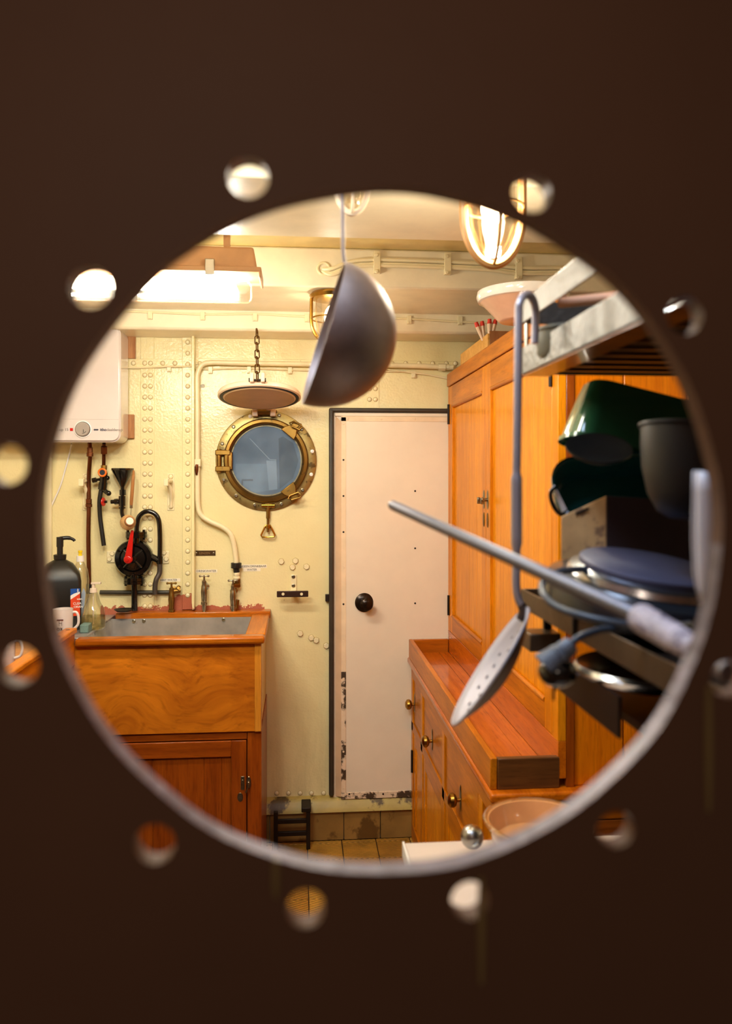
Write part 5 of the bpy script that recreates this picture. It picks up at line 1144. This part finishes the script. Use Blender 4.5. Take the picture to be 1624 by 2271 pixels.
# ------------------------------------------------------------------ wooden box, green tins, black pot
def bx(c8, mat, par, nm, bev=.002): return ob(nm, G().hexa(c8), mat, par, bev=bev)
def tall(x, y0_, Y, zb): p = at(x, y0_, Y); return p, Vector((p.x, p.y, zb))
A1, A0 = tall(1245, 1146, 1.13, zs0 + .004); B1, B0 = tall(1345, 1100, 1.10, zs0 + .004); C1, C0 = tall(1600, 1113, 1.11, zs0 + .004)
D1 = A1 + (C1 - B1) * .8; D0 = Vector((D1.x, D1.y, A0.z)); A1s = A1
BXM = M('stained_plywood', '#d8ac72', .55, var=.35, vscale=14, dark='#8a6848', dscale=22, dthr=.54); BXD = M('shaded_stained_side', '#3a2a2a', .5, var=.3, dark='#7a6038', dscale=12, dthr=.62)
bxx = thing('wooden_box', 'stained plywood box standing behind the hot plate', 'box', (B0 + A0) / 2)
def board(P, Q, P0, Q0, mat, nm, t=.008):
    n = (Q - P).cross(Vector((0, 0, 1))).normalized() * t; n = -n if n.y < 0 else n
    return ob(nm, G().hexa([P0, Q0, Q0 + n, P0 + n, P, Q, Q + n, P + n]), mat, bxx, bev=.0012)
board(A1, B1, A0, B0, BXM, 'side_board'); board(B1 + Vector((.001, 0, 0)), C1, B0 + Vector((.001, 0, 0)), C0, BXD, 'side_board')  # right board coloured near black in place of shade on that face
pass
ob('slot_mark', G().hexa([at(1277, 1137, 1.1195), at(1305, 1125, 1.1105), at(1305, 1131, 1.1105), at(1277, 1143, 1.1195)] + [p + Vector((0, -.0015, 0)) for p in (at(1277, 1137, 1.1195), at(1305, 1125, 1.1105), at(1305, 1131, 1.1105), at(1277, 1143, 1.1195))]), IRON, bxx)
# green tins: rounded-rectangle pans
GRN = M('dark_green_enamel', '#2c6244', .16, coat=.9, var=.08); GRN2 = M('deep_blue_green_enamel', '#1a5c58', .22, coat=.9, var=.08)
def pan(c, U, V, W, hw, hl, r, d, mat, matin, par, taper=.82, rim=.004):
    """open pan: mouth rectangle hw x hl in U,V at c, depth d along W"""
    def ringpts(s, off, ex=0): return [c + U * (u * s) + V * (v * s) + W * off for u, v in rrect(-hw - ex, -hl - ex, hw + ex, hl + ex, r + ex, 6)]
    rings = [ringpts(1, 0, rim), ringpts(1, -.004, rim * 1.2), ringpts(1, .002, rim), ringpts(1, .004, 0), ringpts(.97, d * .3), ringpts(.90, d * .8), ringpts(taper, d)]
    n = len(rings[0]); vs = [p for q in rings for p in q]; fs = []
    for i in range(len(rings) - 1):
        for j in range(n): l = (j + 1) % n; fs.append((i * n + j, i * n + l, (i + 1) * n + l, (i + 1) * n + j))
    fs.append(tuple((len(rings) - 1) * n + j for j in range(n)))
    o = ob('pan_body', G().add(vs, fs), mat, par); 
    md = o.modifiers.new('thick', 'SOLIDIFY'); md.thickness = .0015; md.offset = 0
    return o
# lower tin: mouth faces the camera, lying on the box
t1 = thing('green_tin', 'lower dark green enamel tin with its open mouth toward the window', 'tin', at(1340, 1070, 1.0))
U = (at(1530, 1062, 1.02) - at(1235, 1078, 1.02)).normalized(); Nf = Vector((-.10, -.93, .35)).normalized(); V = Nf.cross(U).normalized(); U = V.cross(Nf).normalized()
if V.z < 0: V = -V
pan(at(1405, 1074, 1.175), U, V, -Nf, .120, .047, .034, .070, GRN2, GRN2, t1)
e = at(1246, 1110, 1.03)
hpth = [at(1232, 1078, 1.16), at(1222, 1092, 1.16), at(1224, 1112, 1.16), at(1236, 1134, 1.16), at(1252, 1143, 1.16), at(1262, 1136, 1.16)]
ob('loop_handle', G().tube(smooth_path(hpth, 5), .0035, 10), BLACK, t1)
ob('handle_plate', G().hexa([at(1229, 1086, 1.165), at(1236, 1086, 1.165), at(1258, 1130, 1.165), at(1248, 1136, 1.165)] + [p + Vector((0, .003, 0)) for p in (at(1229, 1086, 1.165), at(1236, 1086, 1.165), at(1258, 1130, 1.165), at(1248, 1136, 1.165))]), WHITEP, t1)
# upper tin: upside down, base up, long side to camera
t2 = thing('green_tin', 'upper glossy green enamel tin stacked upside down and tilted', 'tin', at(1400, 990, 1.10))
lo = [at(1257, 1002, 1.15), at(1560, 1004, 1.15)]; hi = [at(1322, 884, 1.18), at(1560, 944, 1.18)]
U = (hi[1] - hi[0]).normalized(); W = Vector((.10, .12, 1.0)); W = (W - U * W.dot(U)).normalized(); V = W.cross(U).normalized()
cm = (lo[0] + lo[1]) / 2 + Vector((.04, .055, -.004))
pan(cm, U, V, W, .132, .045, .030, .092, GRN, GRN, t2, taper=.86)
# black lid between
ld2 = tag(ob('black_lid', G().lathe([(0, -.012), (.03, -.010), (.042, -.002), (.046, .002), (.046, .004), (.042, .003), (.03, -.004), (0, -.006)], at(1328, 997, 1.08), (-.08, -.55, 1), 40), BLACKM), 'small black lid lying between the two green tins', 'bowl')
# black pot
c = at(1537, 952, .94); bp = thing('black_pot', 'matt black rounded pot at the right of the green tins', 'pot', at(1537, 1160, .94))
tx = Vector((.10, .05, 1)).normalized(); hgt = .112
g = G().lathe([(0, -hgt), (.020, -hgt), (.035, -hgt * .93), (.048, -hgt * .74), (.057, -hgt * .45), (.0605, -hgt * .2), (.0615, -.002), (.065, 0), (.065, .003), (.059, .002), (.054, -hgt * .5), (0, -hgt * .9)], c, tx, 40); ob('pot_body', g, M('matt_black_pot', '#1b1714', .45, var=.15), bp)
c0 = at(1522, 1100, .94); ob('pot_stand', G().cyl((c.x + .018, c.y, zs0 + .004), (c.x + .018, c.y, c.z - hgt + .010), .009, 20, .011), M('near_black', '#060404', .8), bp)
# white rolled sleeve near the edge
c = at(1580, 1338, .62); ws = thing('plastic_sleeve', 'upright white rolled plastic sleeve at right edge of opening', 'sleeve', c)
h_ = at(1580, 1055, .62).z - c.z; g = G(); n = 24; vs = []; fs = []
for i in range(9):
    t_ = i / 8; r_ = .0165 - .003 * abs(t_ - .55) - (.004 if t_ < .2 else 0) * (1 - t_ / .2)
    for k in range(n + 1):
        a = -PI * .95 + 2 * PI * .95 * k / n; vs.append((c.x + .001 + r_ * math.cos(a) * (1 + .05 * t_), c.y + r_ * math.sin(a), c.z + h_ * t_ + (.004 * math.cos(a) * -1 if i == 8 else 0)))
for i in range(8):
    for k in range(n): fs.append((i * (n + 1) + k, i * (n + 1) + k + 1, (i + 1) * (n + 1) + k + 1, (i + 1) * (n + 1) + k))
o = ob('sleeve_wall', G().add(vs, fs), M('white_sleeve', '#c9c4c8', .4, var=.05), ws); md = o.modifiers.new('t', 'SOLIDIFY'); md.thickness = .0015

# ------------------------------------------------------------------ worktop below the opening
p = atZ(897, 1869, .95); XW, YW = p.x, p.y
wt = thing('worktop', 'pale worktop edge at the bottom right of the opening', 'worktop', (XW + .4, .9, .93))
ob('top_board', G().box((XW, YN + PT + .01, .925), (1.10, YW, .95)), WT, wt, bev=.003)
ob('edge_trim', G().box((XW - .004, YN + PT + .01, .925), (XW, YW, .953)), WHITEP, wt, bev=.001)
ob('leg_panel', G().box((XW + .03, YN + PT + .02, 0), (XW + .05, YW - .03, .925)), W_LOW, wt); ob('leg_panel', G().box((1.05, YN + PT + .02, 0), (1.07, YW - .03, .925)), W_LOW, wt)
c = atZ(1040, 1900, .95); kb = thing('chrome_knob_lid', 'small round chrome lid knob on the pale worktop', 'lid', c)
ob('lid_plate', G().lathe([(0, 0), (.05, 0), (.052, .004), (.03, .012), (.012, .018), (.008, .022), (0, .022)], c + Vector((.05, -.05, 0)), (0, 0, 1), 40), STEEL, kb)
ob('ball_knob', G().ball(c + Vector((.006, -.0, .036)), .021, 20), STEEL, kb)
c = atZ(1195, 1880, .95)
gd = thing('glass_dish', 'clear glass dish standing on the worktop by the dresser end', 'dish', c)
ob('dish_wall', G().lathe([(0, 0), (.075, 0), (.085, .008), (.097, .045), (.102, .047), (.100, .052), (.092, .050), (.080, .012), (0, .006)], c, (0, 0, 1), 48), M('peach_glass', '#d79a66', .08, coat=1.0, var=.15), gd)
ob('dish_lip', G().torus(c + Vector((0, 0, .050)), .099, .0045, (0, 0, 1), 56, 8), clear('clear_glass', (.95, .9, .85), .9), gd)
